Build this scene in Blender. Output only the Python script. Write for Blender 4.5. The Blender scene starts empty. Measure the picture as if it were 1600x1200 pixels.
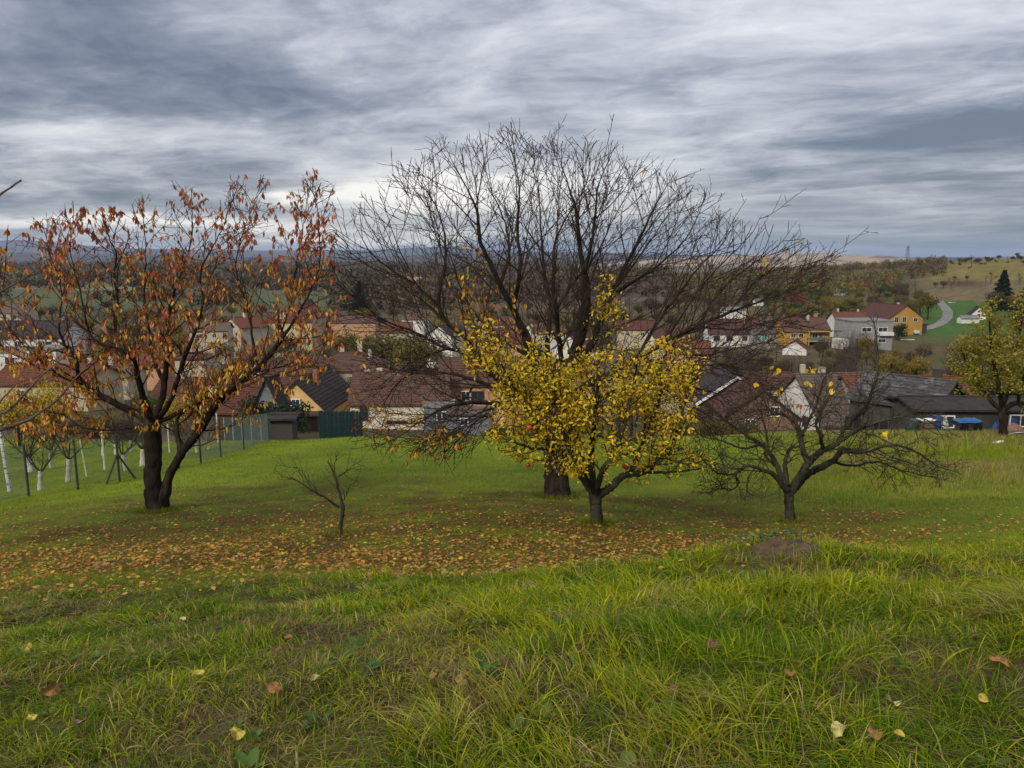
import bpy, math, random
import numpy as np
from mathutils import Vector, Matrix, Quaternion
R = math.radians
rnd = random.Random(7)
npr = np.random.default_rng(11)
scn = bpy.context.scene
col = scn.collection

# ------------------------------------------------------------ camera, sky, sun, exposure
F = 1208.0            # focal length in pixels of the 1600 px wide photograph
TH = R(9.4)           # camera tilt below the horizon
EYE = 1.65
cam = bpy.data.objects.new('camera', bpy.data.cameras.new('camera'))
col.objects.link(cam)
cam.location = (0, 0, EYE)
cam.rotation_euler = (R(90) - TH, 0, 0)
cam.data.sensor_width = 36
cam.data.lens = F / 1600 * 36
cam.data.clip_start = 0.05
cam.data.clip_end = 40000
scn.camera = cam

SUN_EL, SUN_AZ = 34.0, 212.0      # compass style: 0 = +Y (view direction), clockwise
SKY_STRENGTH = 0.1
scn.view_settings.view_transform = 'Standard'
scn.view_settings.look = 'None'
scn.view_settings.gamma = 1
scn.view_settings.exposure = 0.92
scn.view_settings.use_curve_mapping = False

sun = bpy.data.objects.new('sun', bpy.data.lights.new('sun', 'SUN'))
col.objects.link(sun)
sun.data.energy = 1.5
sun.data.angle = R(12)
sun.data.color = (1.0, 0.93, 0.82)
_az = R(SUN_AZ)
_d = Vector((math.sin(_az) * math.cos(R(SUN_EL)), math.cos(_az) * math.cos(R(SUN_EL)), math.sin(R(SUN_EL))))
sun.rotation_euler = _d.to_track_quat('Z', 'Y').to_euler()
sun.location = _d * 50


class NT:
    """small helper round a node tree"""
    def __init__(s, tree):
        s.t = tree; s.n = tree.nodes; s.l = tree.links
        s.n.clear()
    def new(s, typ, **kw):
        n = s.n.new(typ)
        for k, v in kw.items():
            setattr(n, k, v)
        return n
    def put(s, sock, v):
        if hasattr(v, 'links') or isinstance(v, bpy.types.NodeSocket):
            s.l.new(v, sock)
        else:
            sock.default_value = v
    def m(s, op, a, b=0.0, c=None, clamp=False):
        n = s.new('ShaderNodeMath', operation=op, use_clamp=clamp)
        s.put(n.inputs[0], a); s.put(n.inputs[1], b)
        if c is not None: s.put(n.inputs[2], c)
        return n.outputs[0]
    def mix(s, f, a, b, mode='MIX'):
        n = s.new('ShaderNodeMix', data_type='RGBA', blend_type=mode)
        s.put(n.inputs[0], f)
        s.put(n.inputs[6], a if not isinstance(a, tuple) else (*a, 1)[:4])
        s.put(n.inputs[7], b if not isinstance(b, tuple) else (*b, 1)[:4])
        return n.outputs[2]
    def noise(s, vec, scale, detail=4, rough=0.55, dist=0.0, dims='3D'):
        n = s.new('ShaderNodeTexNoise', noise_dimensions=dims)
        if vec is not None: s.l.new(vec, n.inputs['Vector'])
        n.inputs['Scale'].default_value = scale
        n.inputs['Detail'].default_value = detail
        n.inputs['Roughness'].default_value = rough
        n.inputs['Distortion'].default_value = dist
        return n.outputs[0]
    def ramp(s, f, stops):
        n = s.new('ShaderNodeValToRGB')
        e = n.color_ramp.elements
        while len(e) > 1: e.remove(e[-1])
        for i, (p, c) in enumerate(stops):
            x = e[0] if i == 0 else e.new(p)
            x.position = p
            x.color = (*c, 1) if isinstance(c, tuple) else (c, c, c, 1)
        s.put(n.inputs[0], f)
        return n.outputs[0]
    def comb(s, x, y, z):
        n = s.new('ShaderNodeCombineXYZ')
        for i, v in enumerate((x, y, z)): s.put(n.inputs[i], v)
        return n.outputs[0]


def build_world():
    w = bpy.data.worlds.new('World'); scn.world = w; w.use_nodes = True
    k = NT(w.node_tree)
    tc = k.new('ShaderNodeTexCoord').outputs['Generated']
    sep = k.new('ShaderNodeSeparateXYZ'); k.l.new(tc, sep.inputs[0])
    x, y, z = sep.outputs
    zz = k.m('MAXIMUM', z, 0.0)
    den = k.m('ADD', zz, 0.075)
    px = k.m('DIVIDE', x, den); py = k.m('DIVIDE', y, den)
    # the cloud deck: streets that run almost across the view
    rx = k.m('ADD', k.m('MULTIPLY', px, 0.80), k.m('MULTIPLY', py, 0.06))
    ry = k.m('ADD', k.m('MULTIPLY', py, 0.62), k.m('MULTIPLY', px, 0.10))
    vec = k.comb(rx, ry, 0.0)
    warp = k.noise(vec, 0.7, 3, 0.5)
    vec2 = k.comb(k.m('ADD', rx, k.m('MULTIPLY', warp, 1.2)), k.m('ADD', ry, k.m('MULTIPLY', warp, 1.0)), 3.7)
    n1 = k.noise(vec2, 1.25, 9, 0.55, 0.35)
    n2 = k.noise(vec, 0.5, 4, 0.5, 0.6)
    n3 = k.noise(k.comb(k.m('ADD', rx, k.m('MULTIPLY', warp, .8)), k.m('MULTIPLY', ry, 1.4), 9.1), 3.0, 8, 0.62, 0.5)
    n4 = k.noise(k.comb(k.m('ADD', k.m('MULTIPLY', rx, 0.8), k.m('MULTIPLY', warp, 1.0)), k.m('MULTIPLY', ry, 1.5), 4.4), 7.5, 6, 0.6, 0.8)
    v = k.m('ADD', k.m('MULTIPLY', n1, 0.60), k.m('ADD', k.m('MULTIPLY', n2, 0.30), k.m('ADD', k.m('MULTIPLY', n3, 0.24), k.m('MULTIPLY', n4, 0.12))))
    v = k.m('SUBTRACT', v, 0.088)
    # azimuth and elevation seen from the hillside
    ys = k.m('MAXIMUM', y, 0.05)
    A = k.m('DIVIDE', x, ys); E = k.m('DIVIDE', z, ys)
    front = k.m('GREATER_THAN', y, 0.1)
    w1 = k.m('SUBTRACT', k.noise(k.comb(k.m('MULTIPLY', A, 5.0), k.m('MULTIPLY', E, 22.0), 0.0), 1.0, 7, 0.62), 0.5)
    w2 = k.m('SUBTRACT', k.noise(k.comb(k.m('MULTIPLY', A, 4.0), k.m('MULTIPLY', E, 16.0), 5.0), 1.0, 5, 0.6), 0.5)
    Aw = k.m('ADD', A, k.m('MULTIPLY', w2, 0.35)); Ew = k.m('ADD', E, k.m('MULTIPLY', w1, 0.075))
    def blob(u, vv, su, sv):
        a0 = (u - 800) / F; b = (600 - vv) / F
        e0 = (-math.sin(TH) + b * math.cos(TH)) / (math.cos(TH) + b * math.sin(TH))
        a0 /= (math.cos(TH) + b * math.sin(TH))
        da = k.m('DIVIDE', k.m('SUBTRACT', Aw, a0), su / F)
        de = k.m('DIVIDE', k.m('SUBTRACT', Ew, e0), sv / F)
        q = k.m('ADD', k.m('MULTIPLY', da, da), k.m('MULTIPLY', de, de))
        return k.m('MULTIPLY', k.m('EXPONENT', k.m('MULTIPLY', q, -1.0)), front)
    def addup(items):
        tot = None
        for (u, vv, su, sv, g) in items:
            bb = k.m('MULTIPLY', blob(u, vv, su, sv), g)
            tot = bb if tot is None else k.m('ADD', tot, bb)
        return tot
    soft = addup([(1180, 60, 260, 90, 0.035), (1150, 200, 170, 50, 0.05), (450, 60, 300, 50, 0.03), (60, 215, 200, 26, 0.09), (900, 270, 260, 60, 0.09),
                  (1500, 190, 200, 45, -0.13), (1420, 240, 200, 40, -0.06), (130, 155, 300, 30, -0.07), (700, 120, 280, 60, -0.04), (400, 280, 260, 26, -0.05), (1350, 380, 420, 40, -0.05)])
    v = k.m('ADD', v, soft)
    cloud = k.ramp(v, [(0.38, (.062, .074, .100)), (0.45, (.098, .110, .138)), (0.51, (.152, .162, .190)),
                       (0.58, (.232, .238, .262)), (0.69, (.34, .344, .36))])
    # low air: bluer and smoother just over the hills
    lowf = k.m('SUBTRACT', 1.0, k.m('DIVIDE', k.m('MAXIMUM', E, 0.0), 0.085), clamp=True)
    lown = k.noise(k.comb(k.m('MULTIPLY', A, 2.2), k.m('MULTIPLY', E, 42.0), 2.0), 1.0, 6, 0.6)
    lowc = k.ramp(lown, [(0.3, (.078, .108, .150)), (0.52, (.145, .178, .222)), (0.70, (.27, .295, .32))])
    cloud = k.mix(k.m('MULTIPLY', lowf, 0.85), cloud, lowc)
    # thin warm white openings close above the horizon
    br = addup([(640, 308, 120, 22, 1.5), (820, 300, 170, 34, 0.8), (440, 315, 70, 10, 1.2), (230, 350, 330, 9, 1.2), (560, 370, 200, 9, 1.0), (150, 385, 300, 10, 0.5),
                (60, 340, 120, 7, 0.45), (980, 330, 130, 10, 0.35), (50, 205, 110, 8, 0.25), (1210, 395, 160, 5, 0.3), (90, 282, 40, 6, 0.35)])
    br = k.m('MULTIPLY', br, k.m('ADD', 0.25, k.m('MULTIPLY', n3, 1.3)), clamp=True)
    cloud = k.mix(br, cloud, (0.52, 0.505, 0.475))
    # the deck grows brighter overhead as an overcast sky does
    grad = k.m('ADD', 0.94, k.m('MULTIPLY', k.m('POWER', zz, 1.3), 2.4))
    cl = k.new('ShaderNodeVectorMath', operation='SCALE'); k.l.new(cloud, cl.inputs[0])
    k.put(cl.inputs['Scale'], k.m('MULTIPLY', grad, 1.0 / SKY_STRENGTH))
    sky = k.new('ShaderNodeTexSky', sky_type='NISHITA', sun_disc=False)
    sky.sun_elevation = R(SUN_EL); sky.sun_rotation = R(SUN_AZ)
    tot = k.mix(0.93, sky.outputs[0], cl.outputs[0])
    bg = k.new('ShaderNodeBackground'); k.l.new(tot, bg.inputs[0]); bg.inputs[1].default_value = SKY_STRENGTH
    out = k.new('ShaderNodeOutputWorld'); k.l.new(bg.outputs[0], out.inputs[0])
build_world()

# ------------------------------------------------------------ photograph geometry
def sl(v):
    b = (600 - v) / F
    return (-math.sin(TH) + b * math.cos(TH)) / (math.cos(TH) + b * math.sin(TH))
def at(u, v, D):
    """world point at distance D (along Y) that the photograph shows at pixel u, v"""
    b = (600 - v) / F
    yy = math.cos(TH) + b * math.sin(TH)
    return Vector(((u - 800) / F / yy * D, D, EYE + sl(v) * D))
def pix(p):
    dy, dz = p[1], p[2] - EYE
    zc = dy * math.cos(TH) - dz * math.sin(TH)
    yc = dy * math.sin(TH) + dz * math.cos(TH)
    zc = max(zc, 1e-3)
    return 800 + F * p[0] / zc, 600 - F * yc / zc

# ------------------------------------------------------------ value noise in numpy
_LAT = np.random.default_rng(5).random((256, 256))
def vnoise(x, y, seed=0):
    x = np.asarray(x, float) + seed * 17.31; y = np.asarray(y, float) + seed * 9.73
    xi = np.floor(x).astype(np.int64); yi = np.floor(y).astype(np.int64)
    fx = x - xi; fy = y - yi
    fx = fx * fx * (3 - 2 * fx); fy = fy * fy * (3 - 2 * fy)
    a = _LAT[xi & 255, yi & 255]; b = _LAT[(xi + 1) & 255, yi & 255]
    c = _LAT[xi & 255, (yi + 1) & 255]; d = _LAT[(xi + 1) & 255, (yi + 1) & 255]
    return (a * (1 - fx) + b * fx) * (1 - fy) + (c * (1 - fx) + d * fx) * fy
def fbm(x, y, oct=4, seed=0):
    s = 0; a = 0.5; t = 0
    for i in range(oct):
        s = s + a * vnoise(x * 2 ** i, y * 2 ** i, seed + i * 3); t += a; a *= 0.5
    return s / t

# ------------------------------------------------------------ terrain heights
TC = np.array([(u - 800) / 1175.0 for u in (-400, 0, 400, 800, 1200, 1600, 2000)])
_V = [(5.5, (1000, 965, 925, 908, 893, 888, 885)), (7.5, (935, 918, 899, 890, 878, 862, 860)), (12, (880, 850, 825, 820, 824, 812, 812)),
      (17, (820, 800, 780, 775, 783, 772, 770)), (25, (785, 765, 733, 722, 735, 728, 725)), (35, (750, 722, 700, 688, 700, 694, 694)),
      (42, (735, 703, 688, 683, 683, 680, 680))]
_Z = [(50, (-10.8, -10.3, -11, -11.5, -9.9, -9.7, -9.7)), (70, (-14.5, -14, -15.5, -16, -14.5, -13.5, -13)),
      (100, (-17.5, -17, -19, -20, -17.5, -17, -15)), (150, (-20.5, -20, -22.5, -23.5, -19.5, -20, -15)),
      (240, (-25, -24.5, -26.5, -27, -21.8, -22.5, -12)), (300, (-27, -26.5, -28, -28.5, -23, -21.5, -9)),
      (400, (-29, -28.5, -29.5, -29.5, -21.5, -15, -4)), (500, (-30, -30, -30, -30, -20, -8, 2)),
      (650, (-31, -31, -30.5, -30.5, -16, -0.5, 8)), (800, (-31, -31, -31, -31, -13, 0, 10)),
      (1100, (-31, -31, -31, -31, -22, -12, 0)), (2000, (-32,) * 7), (20000, (-36,) * 7)]
TD = [0.0, 2.3]; TZ = [[-.06, -.03, 0, 0, 0, .03, .06], [-.12, -.06, 0, 0, .03, .06, .1]]
for D, vs in _V:
    TD.append(D); TZ.append([EYE + D * sl(v) for v in vs])
for D, zs in _Z:
    TD.append(D); TZ.append(list(zs))
TD = np.array(TD, float); TZ = np.array(TZ, float)
LD = np.log(TD + 2.0)
# monotone cubic slopes along the distance
_h = np.diff(LD)[:, None]; _dl = np.diff(TZ, axis=0) / _h
_m = np.zeros_like(TZ); _m[0] = _dl[0]; _m[-1] = _dl[-1]
_m[1:-1] = np.where(_dl[:-1] * _dl[1:] > 0, 2 * _dl[:-1] * _dl[1:] / (_dl[:-1] + _dl[1:] + 1e-12), 0)
def _col(j, L):
    i = np.clip(np.searchsorted(LD, L) - 1, 0, len(LD) - 2)
    h = LD[i + 1] - LD[i]; s = np.clip((L - LD[i]) / h, 0, 1)
    y0 = TZ[i, j]; y1 = TZ[i + 1, j]; m0 = _m[i, j] * h; m1 = _m[i + 1, j] * h
    s2 = s * s; s3 = s2 * s
    return y0 * (2 * s3 - 3 * s2 + 1) + m0 * (s3 - 2 * s2 + s) + y1 * (-2 * s3 + 3 * s2) + m1 * (s3 - s2)
MOUND = at(1195, 868, 6.1)
def ground(x, y):
    x = np.asarray(x, float); y = np.asarray(y, float)
    D = np.maximum(y, 0.0)
    t = np.clip(x / np.maximum(D, 3.0), TC[0], TC[-1] - 1e-6)
    L = np.log(D + 2.0)
    j = np.clip(np.searchsorted(TC, t, side='right') - 1, 0, len(TC) - 2)
    s = (t - TC[j]) / (TC[j + 1] - TC[j])
    def cj(o):
        return _col(np.clip(j + o, 0, len(TC) - 1), L)
    p0, p1, p2, p3 = cj(-1), cj(0), cj(1), cj(2)
    z = 0.5 * (2 * p1 + (p2 - p0) * s + (2 * p0 - 5 * p1 + 4 * p2 - p3) * s * s + (3 * p1 - p0 - 3 * p2 + p3) * s ** 3)
    near = np.clip(1 - (D - 6) / 3, 0, 1)
    z = z + (fbm(x * 0.9, y * 0.9, 3, 1) - 0.5) * 0.16 * near + (fbm(x * 3.3, y * 3.3, 3, 2) - 0.5) * 0.11 * near
    z = z + (fbm(x * 0.25, y * 0.25, 3, 4) - 0.5) * 0.35 * np.clip(D / 12, 0, 1) * np.clip(1 - (D - 60) / 60, 0, 1)
    z = z + (fbm(x * 0.012, y * 0.012, 3, 6) - 0.5) * 5 * np.clip((D - 150) / 400, 0, 1)
    g = np.exp(-(((x - MOUND.x) / 0.85) ** 2 + ((y - MOUND.y) / 0.6) ** 2))
    z = z + 0.20 * g * (0.8 + 0.5 * fbm(x * 4, y * 4, 3, 8))
    return z
def gz(x, y):
    return float(ground(np.array([x]), np.array([y]))[0])
def hit(u, v, D0=2.0, D1=900):
    """where the line of sight through pixel u, v meets the ground"""
    Ds = np.exp(np.linspace(math.log(D0), math.log(D1), 1500))
    b = (600 - v) / F; yy = math.cos(TH) + b * math.sin(TH)
    xs = (u - 800) / F / yy * Ds
    z = EYE + sl(v) * Ds
    g = ground(xs, Ds)
    k = np.nonzero(z <= g)[0]
    i = k[0] if len(k) else len(Ds) - 1
    return Vector((float(xs[i]), float(Ds[i]), float(g[i])))

# ------------------------------------------------------------ materials
MATS = {}
def basic(name, c1, c2=None, scale=6.0, rough=0.85, bump=0.0, bscale=None, detail=5, metal=0.0, spec=0.3, stretch=(1, 1, 1), contrast=(0.35, 0.65), third=None):
    if name in MATS: return MATS[name]
    m = bpy.data.materials.new(name); m.use_nodes = True
    k = NT(m.node_tree)
    tc = k.new('ShaderNodeTexCoord').outputs['Object']
    mp = k.new('ShaderNodeMapping'); mp.inputs['Scale'].default_value = stretch; k.l.new(tc, mp.inputs[0])
    n = k.noise(mp.outputs[0], scale, detail, 0.6)
    c2 = c2 or tuple(min(1, a * 0.78) for a in c1)
    stops = [(contrast[0], c1), (contrast[1], c2)]
    c = k.ramp(n, stops)
    if third:
        n3 = k.noise(mp.outputs[0], scale * 0.37, 4, 0.6, 0.4)
        c = k.mix(k.ramp(n3, [(0.52, 0.0), (0.66, 1.0)]), c, third)
    b = k.new('ShaderNodeBsdfPrincipled')
    k.l.new(c, b.inputs['Base Color'])
    b.inputs['Roughness'].default_value = rough; b.inputs['Metallic'].default_value = metal
    b.inputs['Specular IOR Level'].default_value = spec
    if bump:
        bp = k.new('ShaderNodeBump'); bp.inputs['Strength'].default_value = bump; bp.inputs['Distance'].default_value = 0.02
        k.l.new(k.noise(mp.outputs[0], bscale or scale * 3, 6, 0.65), bp.inputs['Height']); k.l.new(bp.outputs[0], b.inputs['Normal'])
    o = k.new('ShaderNodeOutputMaterial'); k.l.new(b.outputs[0], o.inputs[0])
    MATS[name] = m
    return m
def vcol(name, rough=0.6, translucent=0.0, spec=0.25, var=0.25, vscale=3.0, bump=0.0):
    """colour comes from the mesh attribute Col, one value per blade, leaf or patch"""
    if name in MATS: return MATS[name]
    m = bpy.data.materials.new(name); m.use_nodes = True
    k = NT(m.node_tree)
    a = k.new('ShaderNodeAttribute', attribute_name='Col').outputs['Color']
    tc = k.new('ShaderNodeTexCoord').outputs['Object']
    n = k.noise(tc, vscale, 4, 0.6)
    f = k.m('ADD', 1 - var, k.m('MULTIPLY', n, 2 * var))
    sc = k.new('ShaderNodeVectorMath', operation='SCALE'); k.l.new(a, sc.inputs[0]); k.l.new(f, sc.inputs['Scale'])
    b = k.new('ShaderNodeBsdfPrincipled'); k.l.new(sc.outputs[0], b.inputs['Base Color'])
    b.inputs['Roughness'].default_value = rough; b.inputs['Specular IOR Level'].default_value = spec
    res = b.outputs[0]
    if translucent:
        t = k.new('ShaderNodeBsdfTranslucent'); k.l.new(sc.outputs[0], t.inputs[0])
        mx = k.new('ShaderNodeMixShader'); mx.inputs[0].default_value = translucent
        k.l.new(res, mx.inputs[1]); k.l.new(t.outputs[0], mx.inputs[2]); res = mx.outputs[0]
    if bump:
        bp = k.new('ShaderNodeBump'); bp.inputs['Strength'].default_value = bump; bp.inputs['Distance'].default_value = 0.03
        k.l.new(k.noise(tc, vscale * 4, 6, 0.7), bp.inputs['Height']); k.l.new(bp.outputs[0], b.inputs['Normal'])
    o = k.new('ShaderNodeOutputMaterial'); k.l.new(res, o.inputs[0])
    MATS[name] = m
    return m

# ------------------------------------------------------------ objects
def tag(o, label=None, cat=None, group=None, kind=None):
    if label: o['label'] = label
    if cat: o['category'] = cat
    if group: o['group'] = group
    if kind: o['kind'] = kind
    return o
def empty(name, loc, rz=0.0):
    o = bpy.data.objects.new(name, None); col.objects.link(o)
    o.location = loc; o.rotation_euler = (0, 0, rz); o.empty_display_size = 0.2
    return o
def mobj(name, me, mat=None, parent=None):
    o = bpy.data.objects.new(name, me); col.objects.link(o)
    if mat is not None and len(me.materials) == 0: me.materials.append(mat)
    if parent is not None: o.parent = parent
    return o
def copy_tree(o, parent=None):
    c = o.copy(); col.objects.link(c)
    if parent is not None: c.parent = parent
    for ch in o.children: copy_tree(ch, c)
    return c
def npmesh(name, verts, tris, cols=None, smooth=False):
    """triangle mesh from arrays; cols is one colour per vertex"""
    me = bpy.data.meshes.new(name)
    verts = np.asarray(verts, np.float32); tris = np.asarray(tris, np.int32)
    nv, nt = len(verts), len(tris)
    me.vertices.add(nv); me.vertices.foreach_set('co', verts.ravel())
    me.loops.add(nt * 3); me.loops.foreach_set('vertex_index', tris.ravel())
    me.polygons.add(nt); me.polygons.foreach_set('loop_start', np.arange(0, nt * 3, 3, dtype=np.int32))
    if smooth: me.polygons.foreach_set('use_smooth', np.ones(nt, dtype=bool))
    me.update(calc_edges=True)
    if cols is not None:
        a = me.color_attributes.new('Col', 'FLOAT_COLOR', 'POINT')
        c = np.ones((nv, 4), np.float32); c[:, :3] = cols
        a.data.foreach_set('color', c.ravel())
    return me

class MB:
    """collects boxes, bars and free polygons into one mesh"""
    def __init__(s): s.v = []; s.f = []
    def poly(s, pts):
        n = len(s.v); s.v += [tuple(p) for p in pts]; s.f.append(tuple(range(n, n + len(pts)))); return s
    def box(s, c, d, rz=0.0):
        n = len(s.v); cx, cy, cz = c; hx, hy, hz = d[0] / 2, d[1] / 2, d[2] / 2
        ca, sa = math.cos(rz), math.sin(rz)
        for x, y, z in ((-1, -1, -1), (1, -1, -1), (1, 1, -1), (-1, 1, -1), (-1, -1, 1), (1, -1, 1), (1, 1, 1), (-1, 1, 1)):
            x *= hx; y *= hy
            s.v.append((cx + x * ca - y * sa, cy + x * sa + y * ca, cz + z * hz))
        s.f += [tuple(n + i for i in q) for q in ((0, 3, 2, 1), (4, 5, 6, 7), (0, 1, 5, 4), (1, 2, 6, 5), (2, 3, 7, 6), (3, 0, 4, 7))]
        return s
    def tube(s, p, q, r, r2=None, n=6):
        p, q = Vector(p), Vector(q); d = (q - p).normalized()
        a = d.orthogonal().normalized(); b = d.cross(a); k = len(s.v); r2 = r if r2 is None else r2
        for c, rr in ((p, r), (q, r2)):
            for i in range(n):
                w = 2 * math.pi * i / n
                s.v.append(tuple(c + (a * math.cos(w) + b * math.sin(w)) * rr))
        for i in range(n):
            j = (i + 1) % n; s.f.append((k + i, k + j, k + n + j, k + n + i))
        s.f.append(tuple(k + i for i in reversed(range(n)))); s.f.append(tuple(k + n + i for i in range(n)))
        return s
    def lathe(s, prof, c=(0, 0, 0), n=16):
        k = len(s.v)
        for r, z in prof:
            for i in range(n):
                w = 2 * math.pi * i / n; s.v.append((c[0] + r * math.cos(w), c[1] + r * math.sin(w), c[2] + z))
        for a in range(len(prof) - 1):
            for i in range(n):
                j = (i + 1) % n; s.f.append((k + a * n + i, k + a * n + j, k + (a + 1) * n + j, k + (a + 1) * n + i))
        s.f.append(tuple(k + i for i in reversed(range(n)))); m = (len(prof) - 1) * n
        s.f.append(tuple(k + m + i for i in range(n)))
        return s
    def mesh(s, name, smooth=False):
        me = bpy.data.meshes.new(name); me.from_pydata(s.v, [], s.f)
        if smooth: me.polygons.foreach_set('use_smooth', [True] * len(s.f))
        me.update(); return me
    def build(s, name, mat, parent=None, smooth=False):
        return mobj(name, s.mesh(name, smooth), mat, parent)
# ------------------------------------------------------------ the ground, one sheet to the horizon
ROADPTS = [hit(u, v, 150, 800) for u, v in ((1395, 521), (1425, 518), (1452, 513), (1470, 506), (1480, 497), (1481, 488), (1476, 480), (1470, 474), (1466, 470))]
def seg_dist(x, y, pts):
    best = np.full(x.shape, 1e9)
    for a, b in zip(pts[:-1], pts[1:]):
        dx, dy = b[0] - a[0], b[1] - a[1]; L = dx * dx + dy * dy
        t = np.clip(((x - a[0]) * dx + (y - a[1]) * dy) / L, 0, 1)
        best = np.minimum(best, np.hypot(x - a[0] - t * dx, y - a[1] - t * dy))
    return best
CHERRY = hit(246, 798, 8, 20); BIG = hit(871, 776, 12, 30); APPLE = hit(932, 818, 9, 16); PLUM = hit(1236, 815, 9, 16); SAP = hit(532, 836, 8, 16)

def litter(x, y):
    """how thick fallen leaves lie, 0 to 1"""
    def g(cx, cy, rx, ry): return np.exp(-(((x - cx) / rx) ** 2 + ((y - cy) / ry) ** 2))
    d = .85 * g(-1.8, 11.6, 4.8, 2.8) + .75 * g(-6.0, 11.0, 5.0, 3.4) + .3 * g(-3.2, 8.6, 3.5, 1.8) + 1.0 * g(0.4, 14.6, 6.0, 3.4) + 0.6 * g(CHERRY.x, CHERRY.y, 4.2, 4) + 0.55 * g(4.2, 12.4, 3.0, 2.4) + 0.7 * g(0.2, 8.6, 3.0, 1.4)
    d = d + 0.30 * g(-2, 17, 9, 6)
    n = fbm(x * 0.55, y * 0.8, 4, 21)
    return np.clip(d * (2.3 * n - .15) , 0, 1.2) * np.clip((y - 6.2) / 3.8, 0.0, 1)

def ground_cols(x, y, z):
    n1 = fbm(x * 0.35, y * 0.35, 5, 31)[:, None]; n2 = fbm(x * 1.7, y * 1.7, 4, 33)[:, None]; n3 = fbm(x * 0.05, y * 0.05, 4, 35)[:, None]
    t = (x / np.maximum(y, 3))
    D = y[:, None]
    def L(a, b, f): return np.array(a) * (1 - f) + np.array(b) * f
    def S(a, lo, hi): return np.clip((a - lo) / (hi - lo), 0, 1)
    soil = L((.038, .036, .014), (.085, .068, .028), S(n2, .35, .7))
    lawn = L((.080, .115, .006), (.155, .190, .008), S(n1 * .6 + n2 * .4, .3, .7))
    dry = L((.11, .11, .014), (.16, .12, .03), S(n2, .3, .7))
    c = L(soil, lawn, S(D, 5.8, 7.5)) if False else soil * (1 - S(D, 5.6, 7.5)) + lawn * S(D, 5.6, 7.5)
    fdry = S(t[:, None], .30, .42) * S(D, 15, 24) * S(n1, .25, .6)
    c = c * (1 - fdry) + dry * fdry
    lt = litter(x, y)[:, None]
    fl = np.clip(lt * 1.0, 0, .78) * S(n2, .25, .6)
    c = c * (1 - fl) + np.array((.062, .032, .012)) * fl
    # beyond the crest: gardens and scrub
    gard = L((.060, .058, .018), (.10, .068, .034), S(n1 * .5 + n3 * .5, .35, .65))
    f = S(D, 46, 60); c = c * (1 - f) + gard * f
    # hillside on the right: meadow above, scrub and lawn round the road
    px = 800 + 1185 * t
    b2 = np.clip(np.degrees(np.arctan2(EYE - z, y)), -5, 40)
    v = 600 - F * np.tan(TH - np.radians(b2))
    mead = L((.11, .10, .022), (.18, .135, .04), S(n3 * .4 + n1 * .6, .35, .65)) * (.75 + .5 * n2)
    f = (S(D, 210, 260) * S(px[:, None], 1380, 1440) * (1 - S(D, 1200, 1500)))
    scrub = L((.085, .075, .03), (.16, .105, .055), S(n1 * .5 + n2 * .5, .35, .65))
    hillc = np.where(v[:, None] < 438, mead, scrub)
    hillc = np.where((v[:, None] > 466 + 8 * n1), L((.035, .085, .014), (.055, .11, .02), S(n1, .3, .7)), hillc)
    band = np.exp(-((v - 443) / 4.5) ** 2)[:, None] * S(px[:, None], 1440, 1470) * (1 - S(px[:, None], 1500, 1530))
    hillc = hillc * (1 - band) + np.array((.065, .036, .022)) * band
    c = c * (1 - f) + hillc * f
    # valley fields
    fs = np.random.default_rng(3); P = 420
    sx = fs.uniform(-4500, 4500, P); sy = np.exp(fs.uniform(math.log(430), math.log(7000), P))
    pal = np.array([(.060, .070, .030), (.095, .075, .045), (.12, .085, .060), (.15, .11, .075), (.09, .065, .045), (.075, .05, .035), (.10, .10, .03), (.06, .05, .03), (.17, .13, .075)])
    pc = pal[fs.integers(0, len(pal), P)]
    far = np.nonzero(y > 400)[0]
    if len(far):
        xx = x[far]; yy = y[far]; LY = np.log(np.maximum(yy, 1)) * 1.0
        best = np.full(len(far), 1e9); idx = np.zeros(len(far), int)
        for i in range(P):
            d = ((xx - sx[i]) / yy * .9) ** 2 + ((LY - math.log(sy[i])) * 1.9) ** 2
            k = d < best; best[k] = d[k]; idx[k] = i
        fc = pc[idx]
        left = (px[far] < 520) & (yy > 430) & (yy < 760)
        fc[left] = (.070, .085, .036)
        fc[(px[far] > 1040) & (px[far] < 1440) & (yy < 1150)] = (.085, .070, .034)
        ff = S(yy[:, None], 420, 470) * (1 - f[far] * (yy[:, None] < 1200))
        c[far] = c[far] * (1 - ff) + fc * ff
    return c

def build_ground():
    ys = np.concatenate([np.linspace(-9, 2, 14)[:-1], np.linspace(2, 9, 130)[:-1], np.exp(np.linspace(math.log(9), math.log(60), 150))[:-1],
                         np.exp(np.linspace(math.log(60), math.log(19000), 300))])
    ws = np.concatenate([np.linspace(-3.2, -0.85, 24)[:-1], np.linspace(-0.85, 0.85, 320), np.linspace(0.85, 3.2, 24)[1:]])
    Y, W = np.meshgrid(ys, ws, indexing='ij')
    X = np.clip(W * (np.maximum(Y, 0) + 2.5), -16000 + W, 16000 + W)
    x = X.ravel(); y = Y.ravel(); z = ground(x, y)
    nr, nc = Y.shape
    i = np.arange(nr * nc).reshape(nr, nc)
    a, b, c, d = i[:-1, :-1].ravel(), i[:-1, 1:].ravel(), i[1:, 1:].ravel(), i[1:, :-1].ravel()
    tris = np.concatenate([np.stack([a, b, c], 1), np.stack([a, c, d], 1)])
    me = npmesh('ground', np.stack([x, y, z], 1), tris, ground_cols(x, y, z), smooth=True)
    m = vcol('ground_earth', rough=0.95, spec=0.1, var=0.28, vscale=5.0, bump=0.5)
    return tag(mobj('ground', me, m), kind='structure')
build_ground()

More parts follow.
